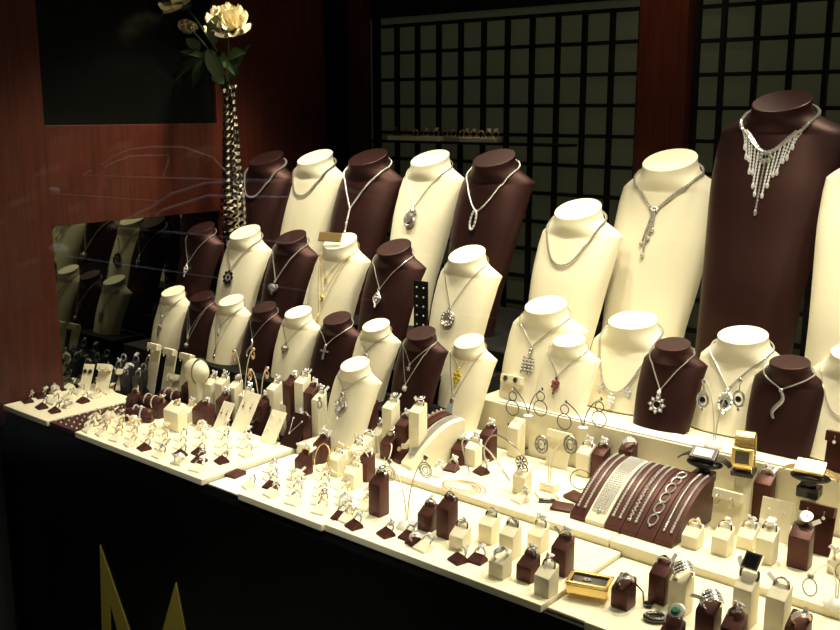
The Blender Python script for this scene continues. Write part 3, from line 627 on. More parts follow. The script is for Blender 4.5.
def ring_parts(kind, mt):
    """ring standing upright, hole along y, bottom at z=0"""
    def mk():
        b, g = MB(), MB(); r = .0094
        if kind in ('solitaire', 'halo', 'twist', 'cluster', 'square', 'blacksq', 'greenst'):
            b.torus((0, 0, r), r, .0015, n=22, flat=1)
            if kind == 'solitaire': b.lathe([(.001, 0), (.0028, .003)], 6, M.Translation((0, 0, 2*r))); g.gem((0, 0, 0), .0043, M.Translation((0, 0, 2*r+.004)) @ M.Rotation(R(-60), 4, 'X'), 8)
            elif kind == 'halo':
                T = M.Translation((0, -.001, 2*r+.0025)) @ M.Rotation(R(-50), 4, 'X')
                for i in range(10): a = 2*pi*i/10; g.gem((.0056*cos(a), 0, .0056*sin(a)), .0018, T)
                g.gem((0, -.0006, 0), .0036, T, 8); b.lathe([(.006, -.001), (.006, .0008)], 14, T @ M.Rotation(R(90), 4, 'X'))
            elif kind == 'greenst':
                T = M.Translation((0, -.001, 2*r+.003)) @ M.Rotation(R(-35), 4, 'X')
                for i in range(14): a = 2*pi*i/14; g.gem((.0082*cos(a), 0, .0082*sin(a)), .0012, T)
                b.lathe([(.0090, -.0015), (.0092, .0005), (.0055, .0014), (.003, .0008)], 18, T @ M.Rotation(R(90), 4, 'X'))
            elif kind == 'twist':
                b.tube([(.0085*cos(t), .0022*sin(3*t), r+.0088*sin(t)+.0012) for t in [pi*i/16 for i in range(17)]], .0011, 5)
                for i in range(9): t = R(30+15*i); g.gem((.0095*cos(t), -.0016, r+.0098*sin(t)), .0014)
            elif kind == 'cluster':
                rn = random.Random(3)
                for i in range(11): g.gem((rn.uniform(-.007, .007), rn.uniform(-.004, .002), 2*r+rn.uniform(-.001, .006)), rn.uniform(.0018, .003))
                b.ball((0, 0, 2*r+.001), .004, 8, 5, (1.4, .8, .7))
            elif kind == 'square':
                T = M.Translation((0, -.001, 2*r+.003)) @ M.Rotation(R(-40), 4, 'X'); b.box(-.0058, .0058, -.001, .002, -.0058, .0058, T)
                for i in range(3):
                    for j in range(3): g.gem((-.0036+.0036*i, -.0012, -.0036+.0036*j), .002, T)
            elif kind == 'blacksq':
                T = M.Translation((0, -.002, 2*r+.004)) @ M.Rotation(R(-20), 4, 'X'); b.box(-.0085, .0085, -.001, .003, -.0085, .0085, T)
                g.box(-.0065, .0065, -.0022, 0, -.0065, .0065, T)
        elif kind in ('wide', 'pave'):
            W = .0045 if kind == 'wide' else .0065
            n_ = 26; vs = []; fs = []; r2 = r+.0012
            for i in range(n_):
                a = 2*pi*i/n_; q = .55+.45*max(0, sin(a))
                for rr, y in ((r2, -W*q), (r2, W*q), (r-.0008, W*q), (r-.0008, -W*q)): vs.append((rr*cos(a), y, r+rr*sin(a)))
            for i in range(n_):
                for j in range(4): i2 = (i+1) % n_; j2 = (j+1) % 4; fs.append((i*4+j, i*4+j2, i2*4+j2, i2*4+j))
            b.add(vs, fs)
            for i in range(11):
                t = R(15+15*i)
                for k in (-1, 0, 1): T = M.Translation((r2*cos(t), k*W*.6, r+r2*sin(t))) @ M.Rotation(pi/2-t, 4, 'Y') @ M.Rotation(R(-90), 4, 'X'); g.gem((0, 0, 0), .0014, T, 5)
        bm_ = b.mesh('band', mt); bm_.polygons.foreach_set('use_smooth', [True]*len(bm_.polygons)); bm_.set_sharp_from_angle(angle=R(40))
        gm = {'blacksq': BLKS}.get(kind, GEM)
        return bm_, (g.mesh('stones', gm) if g.v else None)
    return cached(('ring', kind, mt.name), mk)
def tag_me():
    def mk():
        mb = MB(); mb.box(-.0027, .0027, -.0003, .0003, 0, .0145); return mb.mesh('tag', PAPER)
    return cached('tag', mk)
def tag_string():
    return cached('tagstr', lambda: MB().tube([(0, 0, 0), (.001, -.001, .004), (.0, 0, .008)], .0003, 4).mesh('string', PAPER))
RK = ['solitaire', 'halo', 'twist', 'cluster', 'square', 'wide', 'solitaire', 'twist', 'halo']
def put_ring(loc, rz, kind, mt, label, group=None, tg=True, tilt=-.25, scale=1, extra=None):
    if kind in ('wide', 'pave'): tilt = .45; rz += .75
    t = thing('ring', label, 'ring', loc, rz, group); t.rotation_euler = (tilt, 0, rz); t.scale = (scale,)*3
    bm_, gm = ring_parts(kind, mt)
    ob('ring_band', bm_, t)
    if gm: ob('ring_stones', gm, t)
    if extra: o = ob('centre_stone', MB().gem((0, 0, 0), .0052, M.Translation((0, -.0035, .0176+.004)) @ M.Rotation(R(-35), 4, 'X'), 10).mesh('cs', extra), t); o['label'] = 'green centre stone'
    if tg:
        o = ob('price_tag', tag_me(), t, (random.choice((-1, 1))*random.uniform(.006, .0085), .001, .0125), (random.uniform(-.5, .3), random.choice((-1, 1))*random.uniform(.3, 1.15), random.uniform(-.4, .4)))
        o['label'] = 'white paper price tag'
    return t
GR = 'rings on wedges in the trays'
cnt = 0
def wedge_ring(u, v, z, color, mt, wlab, rlab, kind=None, tg=True):
    global cnt
    p = onboard(u, v) if z == 0 else atz(u, v, z); p, _ = settle(p, 0.008)
    rz = random.uniform(-.25, .25)-.05
    tag(ob('ring_wedge', wedge_me(CREAM if color == 'cream' else BROWN2), None, p, (0, 0, rz)), wlab, 'ring holder', 'ring wedges in the trays')
    k = kind or RK[cnt % len(RK)]; cnt += 1
    put_ring(p+V((0, .0005, .0028)), rz, k, mt, rlab, GR, tg, -.5, .95)
MTN = {'s': (SILVR, 'silver'), 'g': (GOLD, 'gold'), 'r': (ROSE, 'rose gold')}
def files(name, side, cols):
    """cols: u, v of the front wedge, count, string of colours/metals front to back"""
    for ci, (u, v, du, dv, code) in enumerate(cols):
        for i, c in enumerate(code):
            color = 'brown' if c.isupper() else 'cream'; mt, mn = MTN[c.lower()]
            where = '%s back in %s file, %s' % (ORD[i], ORD[ci], name)
            wedge_ring(u+du*i+random.uniform(-.8, .8), v-dv*i, 0, color, mt, '%s ring wedge, %s' % (color, where), '%s ring on %s wedge, %s' % (mn, color, where))
files('far left tray', 'l', [(15, 398, 13.5, 4.9, 'SSs'), (29, 402, 13.5, 4.6, 'SSsss'), (42, 408, 13, 4.8, 'Ssssg'), (56, 412, 13.5, 5, 'SsSgg')])
files('long cream tray', 't', [(90, 431, 3, 6.2, 'ggg'), (103, 434.5, 2, 6, 'gggg'), (117, 440, 1, 6.5, 'gggg'), (131, 445, 1.5, 7, 'ggggg'), (145, 449, 3, 7.5, 'Sgg'), (161, 456.5, 1, 7.2, 'sggg'), (180, 463, .5, 7.6, 'sSss'),
      (198.5, 470, .8, 8.2, 'sSSsss'), (223, 462, .4, 7.8, 'Sssss'), (246, 455, 0, 8, 'sssg')])
files('tray right of white sheet', 'u', [(250, 487, 0, 8.2, 's'), (272, 495, 0, 7.8, 'sSss'), (295, 503, .5, 8, 'sssss'), (321, 512, .6, 8.2, 'gssss')])
files('front tray left end', 'v', [(347, 520, -1, 7.8, 'gssgg'), (366, 508, 0, 9, 'gg')])
# single wedges along the front edge
for u, v, c, lb in ((355, 527, 'brown', 'nearest the edge left of the tall brown block'), (341, 518, 'brown', 'just left of the lone dark wedge'), (387, 535, 'brown', 'standing alone in front of the tall brown block'), (409, 538, 'brown', 'left of a pair beside the round wire base'),
                    (416, 544, 'brown', 'right of a pair beside the round wire base'), (424, 549, 'cream', 'at the edge below the short brown block'), (459, 561, 'brown', 'left of two in front of the first cream block'), (478, 561, 'brown', 'right of two in front of the first cream block')):
    wedge_ring(u, v, 0, c, SILV, '%s ring wedge %s' % (c, lb), 'silver ring on the %s wedge %s' % (c, lb))
# studs on the brown pad
stud = cached('stud', lambda: MB().ball((0, 0, .0012), .0021, 7, 5).mesh('stud', PEARL, smooth=True))
for i in range(5):
    for j in range(11):
        x = -1.921+.0205*i+random.uniform(-.001, .001); y = 1.056+.0187*j
        tag(ob('stud_earring', stud, None, (x, y, -.0016)), 'pale stud earring, %s from left in %s row back on brown pad' % (ORD[i], ORD[j]), 'earring', 'studs on the brown pad')
# ring blocks
BTOP = {}
def block(u, v, z, h, color, ring, mt, desc, wpx=.0255, d=.0245, dh=.015, tg=True, scale=1.0, rlab=None, extra=None, p=None):
    rz = random.uniform(-.06, .06)
    p, h = settle(atz(u, v, z+.0002), h)
    h = round(max(.008, h-.003), 3); BTOP[desc.split(',')[0]] = p+V((0, .001, h+dh*.5-.0055))
    m = CREAM if color == 'cream' else BROWN2
    mt = SILVR if mt is SILV else mt
    t = tag(ob('ring_block', slab('block', m, wpx, d, h, dh), None, p, (0, 0, rz)), desc, 'ring stand')
    if ring:
        mn = {'silver': 'silver', 'polished_silver': 'silver', 'gold': 'gold', 'rose_gold': 'rose gold', 'brushed_silver': 'silver', 'dark_silver': 'dark silver'}[mt.name]
        put_ring(p+V((0, .001, h+dh*.5-.0055)), rz, ring, mt, rlab or ('%s ring on the ' % mn+desc.split(',')[0]), None, tg, -.42, scale*1.05, extra)
    return t
B_ = [  # u v z h colour ring metal description
 (379, 514, 0, .058, 'brown', 'halo', SILV, 'tall brown block left of the round wire base'),
 (428, 529, 0, .030, 'brown', 'twist', SILV, 'short brown block right of the round wire base'),
 (447, 536, 0, .052, 'brown', 'solitaire', SILV, 'tall brown block behind the first cream block'),
 (460, 547, 0, .024, 'cream', 'solitaire', SILV, 'first small cream block from the left along the front'),
 (489, 541, 0, .033, 'cream', 'twist', SILV, 'cream block right of the tall brown one'),
 (510, 556, 0, .040, 'cream', 'twist', SILV, 'cream block behind the nearest cream block'),
 (500, 575, 0, .026, 'cream', 'wide', SILV, 'cream block at the very edge of the front tray'),
 (538, 549, 0, .029, 'cream', 'cluster', SILV, 'cream block below the coiled necklace'),
 (528, 579, 0, .026, 'brown', 'cluster', SILV, 'short brown block tucked beside a cream one'),
 (546, 593, 0, .031, 'cream', 'solitaire', SILV, 'cream block at the corner left of the gold box'),
 (562, 573, 0, .044, 'brown', 'cluster', SILV, 'tall brown block behind the gold box'),
 (623, 606, 0, .030, 'brown', 'wide', SILV2, 'brown block right of the gold box'),
 (660, 601, 0, .045, 'brown', 'twist', SILV, 'tall brown block before the bracelet ramps'),
 (680, 611, 0, .048, 'cream', 'pave', SILV, 'tall cream block holding the wide pave band'),
 (707, 640, 0, .045, 'brown', 'pave', SILV, 'tall brown block left of the rose gold ring'),
 (744, 623, 0, .055, 'cream', 'blacksq', SILV, 'tall cream block holding the black square ring'),
 (732, 655, 0, .042, 'brown', 'cluster', ROSE, 'brown block with a rose gold ring at the bottom'),
 (776, 634, 0, .056, 'cream', 'twist', SILV, 'tall cream block right of the black square ring'),
 (796, 655, 0, .042, 'brown', 'wide', ROSE, 'brown block at the bottom right'),
 (671, 648, 0, .024, 'brown', None, SILV, 'brown block holding the green stone ring'),
 (692, 546, .012, .022, 'cream', 'twist', GOLD, 'small cream block right of the bracelet ramps'),
 (722, 553, .012, .030, 'cream', 'solitaire', SILV, 'cream block below the hoop earring stand'),
 (747, 547, .012, .022, 'cream', 'cluster', SILV, 'half hidden cream block below the hoops'),
 (766, 561, .012, .040, 'cream', 'halo', SILV, 'tall cream block in front of the stud card'),
 (799, 566, .012, .050, 'brown', None, SILV, 'tall brown block with a large round ring'),
 (838, 572, .012, .022, 'cream', 'wide', GOLD, 'cream block at the right picture edge'),
 # middle zone on the raised board
 (304, 473, .0, .030, 'brown', 'cluster', GOLD, 'brown block standing in front of the leaning cards'),
 (303, 437, .012, .032, 'brown', 'twist', SILV, 'brown block left of the lowest cream bust'),
 (322, 455, .012, .026, 'brown', 'cluster', SILV, 'brown block below the lowest cream bust'),
 (337, 468, .012, .022, 'cream', 'cluster', SILV, 'low cream block in front of the lowest bust'),
 (357, 464, .012, .030, 'cream', 'halo', SILV, 'cream block at the foot of the lowest bust'),
 (370, 424, .012, .038, 'brown', 'solitaire', SILV, 'brown block right of the lowest cream bust'),
 (367, 455, .012, .030, 'cream', 'twist', SILV, 'cream block between two brown blocks'),
 (391, 430, .012, .052, 'cream', 'halo', SILV, 'tall cream block right of the leaf pendant bust'),
 (389, 458, .012, .034, 'brown', 'square', SILV, 'brown block before the tall cream block'),
 (418, 434, .012, .052, 'cream', 'halo', SILV, 'tall cream block below the star necklace'),
 (366, 473, .012, .026, 'brown', 'twist', GOLD, 'brown block behind the tall front one'),
 (407, 452, .012, .024, 'cream', 'cluster', SILV, 'low cream block left of the bracelet ramp'),
 (460, 463, .012, .032, 'brown', 'halo', SILV, 'brown block with a ribbon behind the coil'),
 (488, 459, .012, .052, 'brown', 'cluster', SILV, 'tall brown block left of the hoop earrings'),
 (516, 450, .012, .050, 'cream', None, SILV, 'tall cream block with a cord looped over it'),
 (522, 492, .012, .034, 'cream', None, SILV, 'cream block with the large flower ring'),
 (585, 475, .012, .046, 'cream', 'cluster', SILV, 'tall cream block left of the tall brown pair'),
 (600, 476, .012, .046, 'brown', 'cluster', SILV, 'tall brown block behind the bracelet ramps'),
 (627, 474, .012, .050, 'brown', 'wide', SILV, 'tall brown block with a paper ticket'),
 # left zone
 (176, 429, .0, .044, 'cream', 'twist', GOLD, 'wide cream stand behind the long ring tray'),
 (204, 425, .0, .036, 'brown', 'solitaire', SILV, 'brown block beside the wide cream stand'),
 (224, 412, .012, .030, 'brown', 'cluster', SILV, 'brown block behind the leaning earring cards'),
 (189, 396, .012, .026, 'brown', 'cluster', GOLD, 'brown block below the cream earring cards'),
 (223, 403, .012, .050, 'cream', 'cluster', SILV, 'tall cream block with a sparkling ring, left of the wire stand'),
 (275, 409, .012, .050, 'cream', 'cluster', SILV, 'tall cream block below the ball pendant bust'),
 (291, 402, .012, .046, 'brown', 'solitaire', SILV, 'brown block below the ball pendant'),
 (303, 402, .012, .050, 'cream', 'halo', SILV, 'slim cream block right of the ball pendant'),
 (319, 425, .012, .060, 'cream', 'cluster', SILV, 'tall cream block left of the leaf pendant'),
 (263, 421, .012, .040, 'brown', 'cluster', SILV, 'brown block behind the leaning necklace cards'),
 (288, 415, .012, .030, 'cream', 'cluster', SILV, 'small cream block behind the leaning cream card'),
 (247, 410, .012, .036, 'cream', 'cluster', SILV, 'cream block at the foot of the wire stand'),
 (134, 408, 0, .026, 'brown', 'twist', GOLD, 'low brown block at the back of the brown pad'),
 (346, 447, .012, .024, 'brown', 'cluster', SILV, 'small brown block right under the leaf pendant'),
 (330, 442, .012, .030, 'cream', 'halo', SILV, 'cream block left of the foot of the lowest bust'),
 (353, 480, .012, .018, 'cream', 'cluster', GOLD, 'low cream block at the front of the raised board, left part'),
 (378, 447, .012, .030, 'cream', 'cluster', SILV, 'cream block squeezed between brown blocks right of the lowest bust'),
 (404, 437, .012, .030, 'brown', 'cluster', SILV, 'brown block between the two tall cream blocks'),
 (312, 408, .012, .040, 'brown', 'cluster', SILV, 'brown block left of the openwork leaf earrings'),
 (236, 404, .012, .044, 'cream', 'halo', SILV, 'cream block close to the left wire stand'),
 (160, 417, 0, .026, 'brown', 'halo', GOLD, 'low brown block before the gold bracelets'),
 (190, 420, 0, .024, 'cream', 'cluster', GOLD, 'low cream block between the wide stand and a brown block'),
 (212, 399, .012, .040, 'cream', 'cluster', SILV, 'cream block right of the round cushion'),
 (473, 458, .012, .024, 'cream', 'cluster', SILV, 'low cream block between two brown ones behind the coil'),
 (446, 458, .012, .018, 'brown', 'cluster', GUN, 'low brown block right of the left cream ramp'),
]
for q in B_:
    wide = .05 if 'wide cream stand' in q[7] else .030 if 'large round ring' in q[7] else .0255
    sc_ = 1.25 if q[5] in ('pave', 'blacksq') else 1.0
    block(q[0], q[1], q[2], q[3], q[4], q[5], q[6], q[7], wpx=wide, scale=sc_)
put_ring(BTOP['brown block holding the green stone ring'], 0, 'greenst', SILV, 'silver halo ring with a green stone near the bottom edge', None, False, -.4, 1.15, GREEN)
t = put_ring(BTOP['tall brown block with a large round ring'], 0, 'greenst', SILV2, 'large round disc ring on the wide brown block at right', None, True, -.45, 1.15)
t = thing('flower_ring', 'large dark silver flower ring on a cream block', 'ring', BTOP['cream block with the large flower ring'], 0)
a, g = MB(), MB(); a.torus((0, 0, .008), .0095, .0012)
for i in range(8): q = 2*pi*i/8; a.torus((.008*cos(q), -.004, .021+.008*sin(q)), .0042, .0009, n=10, k=4)
a.ball((0, -.005, .021), .003, 8, 5)
for i in range(5): q = 2*pi*i/5; g.gem((.0035*cos(q), -.007, .021+.0035*sin(q)), .002)
ob('ring_band', a.mesh('fl', GUN), t); ob('ring_stones', g.mesh('fg', GEM), t)
# wide ring lying on the tray and a cord with a watch end beside it
t = thing('ring', 'patterned dark silver band lying flat near the bottom edge', 'ring', atz(655, 620, .0005)+V((0, 0, .0)), .5)
a = MB(); a.torus((0, 0, .004), .0125, .0035, ax='z', n=26, k=8, sz=.7); ob('ring_band', a.mesh('bd', GUN, smooth=True), t)
g = MB()
for i in range(16): q = 2*pi*i/16; g.ball((.0128*cos(q), .0092*sin(q), .0078), .0012, 6, 4)
ob('ring_beads', g.mesh('bb', SILV), t)
pp = [atz(636, 584, .03), atz(643, 592, .02), atz(644, 606, .002), atz(650, 608, .0015), atz(658, 596, .0015)]
o = thing('cord_necklace', 'thin black cord with a dark clasp beside the brown block right of the gold box', 'necklace', pp[2])
a = MB(); a.tube([q-pp[2] for q in pp], .0012, 5); ob('cord', a.mesh('cord', BLKS, smooth=True), o); ob('clasp', MB().ball((0, 0, .0035), .005, 8, 6, (1.3, .9, .7)).mesh('cl', BLKS, smooth=True), o, (.004, .004, 0))
# dark rings on black bars at the far left
for i in range(3):
    for j in range((4, 4, 3)[i]):
        q = aty((110, 105, 112)[i]+12.5*j, (357, 364, 372)[i]+1.5*j, (1.342, 1.32, 1.298)[i]); p = V((q.x, q.y, -.0118)); hh = round(q.z+.0118-.004, 3)
        wh = '%s from left in the %s black row at the far left' % (ORD[j], ('rear', 'middle', 'front')[i])
        tag(ob('ring_block', slab('bblk', BLACKM, .022, .016, hh, .004), None, p), 'small black ring block, %s' % wh, 'ring stand', 'black ring blocks')
        put_ring(p+V((0, 0, hh-.004)), 0, RK[(i+j*2) % 9], SILV, 'silver ring on black block, %s' % wh.replace('at the far left', 'far left'), 'rings on black blocks', False, -.3)
# leaning earring cards
def card(u, v, z, w_, h, color, label, lean=32, ledge=False, rz=0, yy=None):
    p = onboard(u, v); p, _ = settle(p, 0, h*sin(R(lean))+.003);  m = {'cream': CREAM, 'brown': BROWN, 'black': BLACKM, 'b2': BROWN2}[color]
    t = thing('display_card', label, 'jewellery card', p, rz)
    T = M.Rotation(R(-lean), 4, 'X')
    a = MB().box(-w_/2, w_/2, -.001, .0015, 0, h, T); ob('card_panel', a.mesh('cp', m, bevel=.0006), t)
    s = MB().add([(0, 0, 0), (.003, 0, 0), (0, h*cos(R(lean))*.3, 0)], []) if 0 else MB()
    hy = h*sin(R(lean)); hz = h*cos(R(lean))
    s.prism([(-.001, 0), (.001, 0), (.001, hz*.8), (-.001, hz*.8)], hy*.82, hy*.82+.0015); ob('card_strut', s.mesh('cs', m), t)
    if ledge:
        q = MB().box(-w_/2, w_/2, -.013, -.001, h-.013, h+.0015, T); ob('card_ledge', q.mesh('cl', m, bevel=.001), t)
    return t, T
def earpair(label, p, T, w_, h, kind, mt, stn=GEM, ledge=False, grp=None, rz=0):
    t = thing('pair_of_earrings', label, 'earrings', p, 0, grp); t.matrix_world = M.Translation(p) @ M.Rotation(rz, 4, 'Z') @ T
    for sx in (-1, 1):
        a, g = MB(), MB(); x = sx*w_*.24; y = -.0145 if ledge else -.0025; z = h-.007 if ledge else h*.72
        if kind == 'stud': g.gem((x, y, z), .0026)
        elif kind == 'drop': a.tube([(x, y, z), (x, y, z-.006)], .0005, 4); g.gem((x, y-.0005, z-.009), .0028); a.ball((x, y, z), .0012, 6, 4)
        elif kind == 'hoop': a.torus((x, y-.004, z-.008), .009, .0009, n=16, ax='x')
        elif kind == 'flower':
            for i in range(6): q = 2*pi*i/6; a.ball((x+.0035*cos(q), y, z+.0035*sin(q)), .0022, 6, 4)
            g.gem((x, y-.001, z), .002)
        if a.v: ob('earring_metal', a.mesh('em', mt), t)
        if g.v: ob('earring_stone', g.mesh('eg', stn), t)
CR = [(84, 391, 0, .027, .066, 'cream', 'narrow cream card, first of the leaning cards at far left', 'flower', False, GUN), (101, 392, 0, .034, .064, 'cream', 'cream card with a ledge, second of the far left cards', 'drop', True, GOLD),
      (122, 391, .001, .036, .050, 'cream', 'short cream card with a ledge behind the brown pad', None, True, GOLD), (143, 387, 0, .042, .066, 'black', 'plain black card leaning behind the long ring tray', None, False, GOLD),
      (167, 387, 0, .040, .066, 'cream', 'cream ledge card right of the plain black card', 'drop', True, GOLD)]
for u, v, z, w_, h, c, lb, ek, lg, mt in CR:
    v2 = max(v, 386.5 if u < 90 else v)
    t, T = card(u, v, 0, w_, h, c, lb, 30, lg, .5 if u < 130 else .15)
    if ek: earpair('small gold earrings on the ' + ' '.join(lb.split()[:8]), t.location.copy(), T, w_, h, ek, mt, BLKS if ek == 'flower' else GEM, lg, None, t.rotation_euler.z)
for u, v, w_, h, lb in ((152, 364, .038, .040, 'small cream ledge card, upper left of the group'), (168, 369, .038, .040, 'small cream ledge card, middle of the three under the leftmost busts'), (185, 374, .040, .036, 'small cream ledge card, right of the group below the leftmost busts')):
    p = atz(u, v, -.0118); p = V((p.x, min(p.y, 1.33), -.0118)); t = None
    q = aty(u, v-20, 1.335); h = q.z+.012; 
    tt = thing('display_card', lb, 'jewellery card', V((q.x, 1.318, -.0118))); T = M.Rotation(R(-14), 4, 'X')
    ob('card_panel', MB().box(-w_/2, w_/2, -.001, .0015, 0, h, T).mesh('cp', CREAM, bevel=.0006), tt); ob('card_ledge', MB().box(-w_/2, w_/2, -.013, -.001, h-.013, h+.0015, T).mesh('cl', CREAM, bevel=.001), tt)
    earpair('tiny gold drops on the '+lb.split(',')[0]+(' at left' if u < 160 else ' in middle' if u < 175 else ' at right'), tt.location.copy(), T, w_, h, 'drop', GOLD, GEM, True)
CR2 = [(218, 430, 0, .034, .062, 'cream', 'narrow cream earring card with two brown drops', 'drop'), (238, 431, 0, .048, .085, 'cream', 'wide cream card with long earrings, left of a brown card', 'drop'),
       (252, 435, 0, .044, .070, 'brown', 'brown card with a V chain, left one', 'chain'), (267, 443, 0, .042, .068, 'cream', 'cream card with three charms between two brown cards', 'charm'), (288, 447, 0, .046, .070, 'brown', 'brown card with a V chain, right one', 'chain')]
for u, v, z, w_, h, c, lb, ek in CR2:
    t, T = card(u, v, z, w_, h, c, lb, 32)
    if ek == 'drop': earpair('drop earrings on the '+lb.split(',')[0], t.location.copy(), T, w_, h, 'drop', ROSE, RED)
    else:
        q = thing('card_necklace', ('silver V chain with three stones on the left brown card' if u < 260 else 'silver V chain with three stones on the right brown card') if ek == 'chain' else 'three small gold charms pinned on the cream card', 'necklace', t.location.copy()); q.matrix_world = M.Translation(t.location) @ T
        a, g = MB(), MB(); P3 = [(-.013, -.003, h*.82), (-.008, -.003, h*.38), (.013, -.003, h*.78)]
        if ek == 'chain': a.tube(P3, .0006, 5)
        for k in P3: g.gem(k, .0026); a.ball(k, .002, 6, 4)
        ob('chain', a.mesh('c', SILV if ek == 'chain' else GOLD), q); ob('stones', g.mesh('g', GEM), q)
# dotted black cards between the middle busts
p = aty(421, 305, 1.475); zt = aty(421, 281, 1.475).z; zb = .1302
tt = thing('display_card', 'black card with two columns of studs between the middle busts', 'jewellery card', (p.x, 1.475, zb))
ob('card_panel', MB().box(-.0175, .0175, -.002, .002, 0, zt-zb).mesh('c', BLACK, bevel=.0006), tt)
for i in range(2):
    for j in range(8): tag(ob('stud_earring', stud, None, (p.x-.0085+.017*i, 1.4722, zt-.014-.0185*j)), 'stud on the dotted black card, %s down in the %s column' % (ORD[j], 'left' if i == 0 else 'right'), 'earring', 'studs on the black card')
# earring stands with ledges (right and centre)
def ledgestand(u, v, z, w_, h, color, lb, ek, mt, elb, lean=14):
    t, T = card(u, v, z, w_, h, color, lb, lean, True)
    if ek: earpair(elb, t.location.copy(), T, w_, h, ek, mt, BLUE if ek == 'flower' else GEM, True)
ledgestand(724, 531, .012, .046, .062, 'cream', 'cream ledge stand with slim hoops right of the bracelet ramps', 'hoop', SILV, 'slim silver hoops on the cream ledge stand')
ledgestand(812, 553, .012, .050, .072, 'b2', 'brown ledge stand behind the tall brown block at right', 'drop', SILV, 'small earrings on the brown ledge stand')
ledgestand(556, 466, .012, .046, .066, 'cream', 'cream ledge stand behind the wire disc earrings', None, SILV, '')
t, T = card(772, 540, .012, .048, .062, 'cream', 'flat cream card with two studs behind a cream block', 14)
earpair('silver ball studs on the flat cream card', t.location.copy(), T, .048, .062, 'stud', SILV, PEARL)
# card on the shelf with dark flower earrings, and the brown earring stand at the far right
p = aty(500, 395, 1.53); tt = thing('display_card', 'cream ledge card with dark flower earrings at the shelf corner', 'jewellery card', (p.x+.03, 1.525, .1035)); T = M.Rotation(R(-14), 4, 'X')
ob('card_panel', MB().box(-.024, .024, -.001, .0015, 0, .045, T).mesh('c', CREAM, bevel=.0006), tt); ob('card_ledge', MB().box(-.024, .024, -.013, -.001, .032, .047, T).mesh('l', CREAM, bevel=.001), tt)
earpair('two dark flower earrings on the shelf corner card', tt.location.copy(), T, .048, .047, 'flower', GUN, BLUE, True)
p = aty(845, 470, 1.54); tt = thing('display_card', 'brown ledge stand with an earring at the right picture edge', 'jewellery card', (p.x, 1.525, .1035)); T = M.Rotation(R(-10), 4, 'X')
ob('card_panel', MB().box(-.028, .028, -.001, .0015, 0, .062, T).mesh('c', BROWN2, bevel=.0006), tt); ob('card_ledge', MB().box(-.028, .028, -.014, -.001, .048, .064, T).mesh('l', BROWN2, bevel=.001), tt)
earpair('silver circle drop earrings on the brown stand at right edge', tt.location.copy(), T, .056, .064, 'drop', SILV, GEM, True)
# ================================================================ wire earring stands
def wirestand(u, v, z, arms, lb, base='round', mt=WIRE, bm_=WHITE):
    """arms: (u, v, Y) tips"""
    p = onboard(u, v) if z < .05 else atz(u, v, z+.0003)
    if z < .05: p, _ = settle(p, .0, .018)
    if base == 'tiny': b = MB().lathe([(.009, 0), (.009, .0015), (.005, .003), (.001, .004)], 16); top_ = .0035
    t = thing('wire_earring_stand', lb, 'earring stand', p)
    if base == 'round': b = MB().lathe([(.017, 0), (.017, .002), (.014, .007), (.006, .011), (.001, .012)], 20); top_ = .011
    elif base == 'block': b = MB().box(-.014, .014, -.010, .010, 0, .014); top_ = .014
    ob('base', b.mesh('base', bm_ if base != 'block' else CREAM, smooth=base != 'block', bevel=0 if base != 'block' else .002), t)
    tips = []
    for k, (a, b_, y) in enumerate(arms):
        q = aty(a, b_, y)-p; pts = []
        for i in range(13):
            s = i/12; pts.append((q.x*s**1.8+.003*(k-.5)*(1-s), q.y*s**1.8, top_+(q.z-top_)*(1-(1-s)**1.5)))
        mb = MB(); mb.tube(pts, .0011, 6); mb.ball(pts[-1], .0032, 8, 6, (1, .5, 1)); ob('wire_arm', mb.mesh('arm', mt, smooth=True), t); tips.append(p+V(pts[-1]))
    return tips
def hang(tips, lb, fn, mt, stn=GEM, grp=None):
    t = thing('pair_of_earrings', lb, 'earrings', tips[0], 0, grp)
    for q in tips:
        a, g = MB(), MB(); fn(a, g, q-tips[0]+V((0, -.004, 0)))
        o = ob('earring', a.mesh('ear', mt), t)
        if g.v: ob('earring_stones', g.mesh('es', stn), o)
def e_conc(a, g, c):
    a.ball(c, .0045, 8, 6, (1, .5, 1)); a.tube([c, c+V((0, 0, -.008))], .0006, 4)
    for r in (.0055, .0095, .0125): a.torus(c+V((0, 0, -.008-r if r > .01 else -.0205)), r, .0009, n=20)
def e_disc(a, g, c):
    a.torus(c+V((0, 0, -.012)), .0115, .002, n=20, sz=1.25, k=6); a.torus(c+V((0, 0, -.012)), .007, .0016, n=14, sz=1.3)
    for i in range(9): q = 2*pi*i/9; g.gem(c+V((.009*cos(q), -.002, -.012+.0115*sin(q))), .0018)
    g.gem(c+V((0, -.003, -.012)), .004)
def e_hoop(a, g, c):
    g.gem(c+V((0, -.001, 0)), .0028); a.ball(c, .0025, 8, 5, (1, .5, 1)); a.torus(c+V((0, 0, -.013)), .0085, .001, n=20)
    a.torus(c+V((0, 0, -.036)), .0145, .001, n=24); a.tube([c, c+V((0, 0, -.004))], .0007, 4); g.gem(c+V((0, 0, -.016)), .0018)
def e_oval(a, g, c):
    a.tube([c, c+V((0, 0, -.018))], .0008, 4); a.torus(c+V((0, 0, -.031)), .009, .0022, n=18, sz=1.45); g.gem(c+V((0, -.002, -.031)), .0058, None, 8); a.ball(c+V((0, 0, -.049)), .003, 6, 4); a.ball(c, .0045, 8, 5, (1, .5, 1))
def e_pear(a, g, c):
    a.ball(c, .004, 8, 6, (1, .5, 1)); a.torus(c+V((0, 0, -.012)), .005, .0014, n=18, sz=1.6); g.gem(c+V((0, 0, -.015)), .003)
tp = wirestand(407, 527, 0, [(391, 461, 1.155), (427, 457, 1.15)], 'white wire earring stand with a round base at the front')
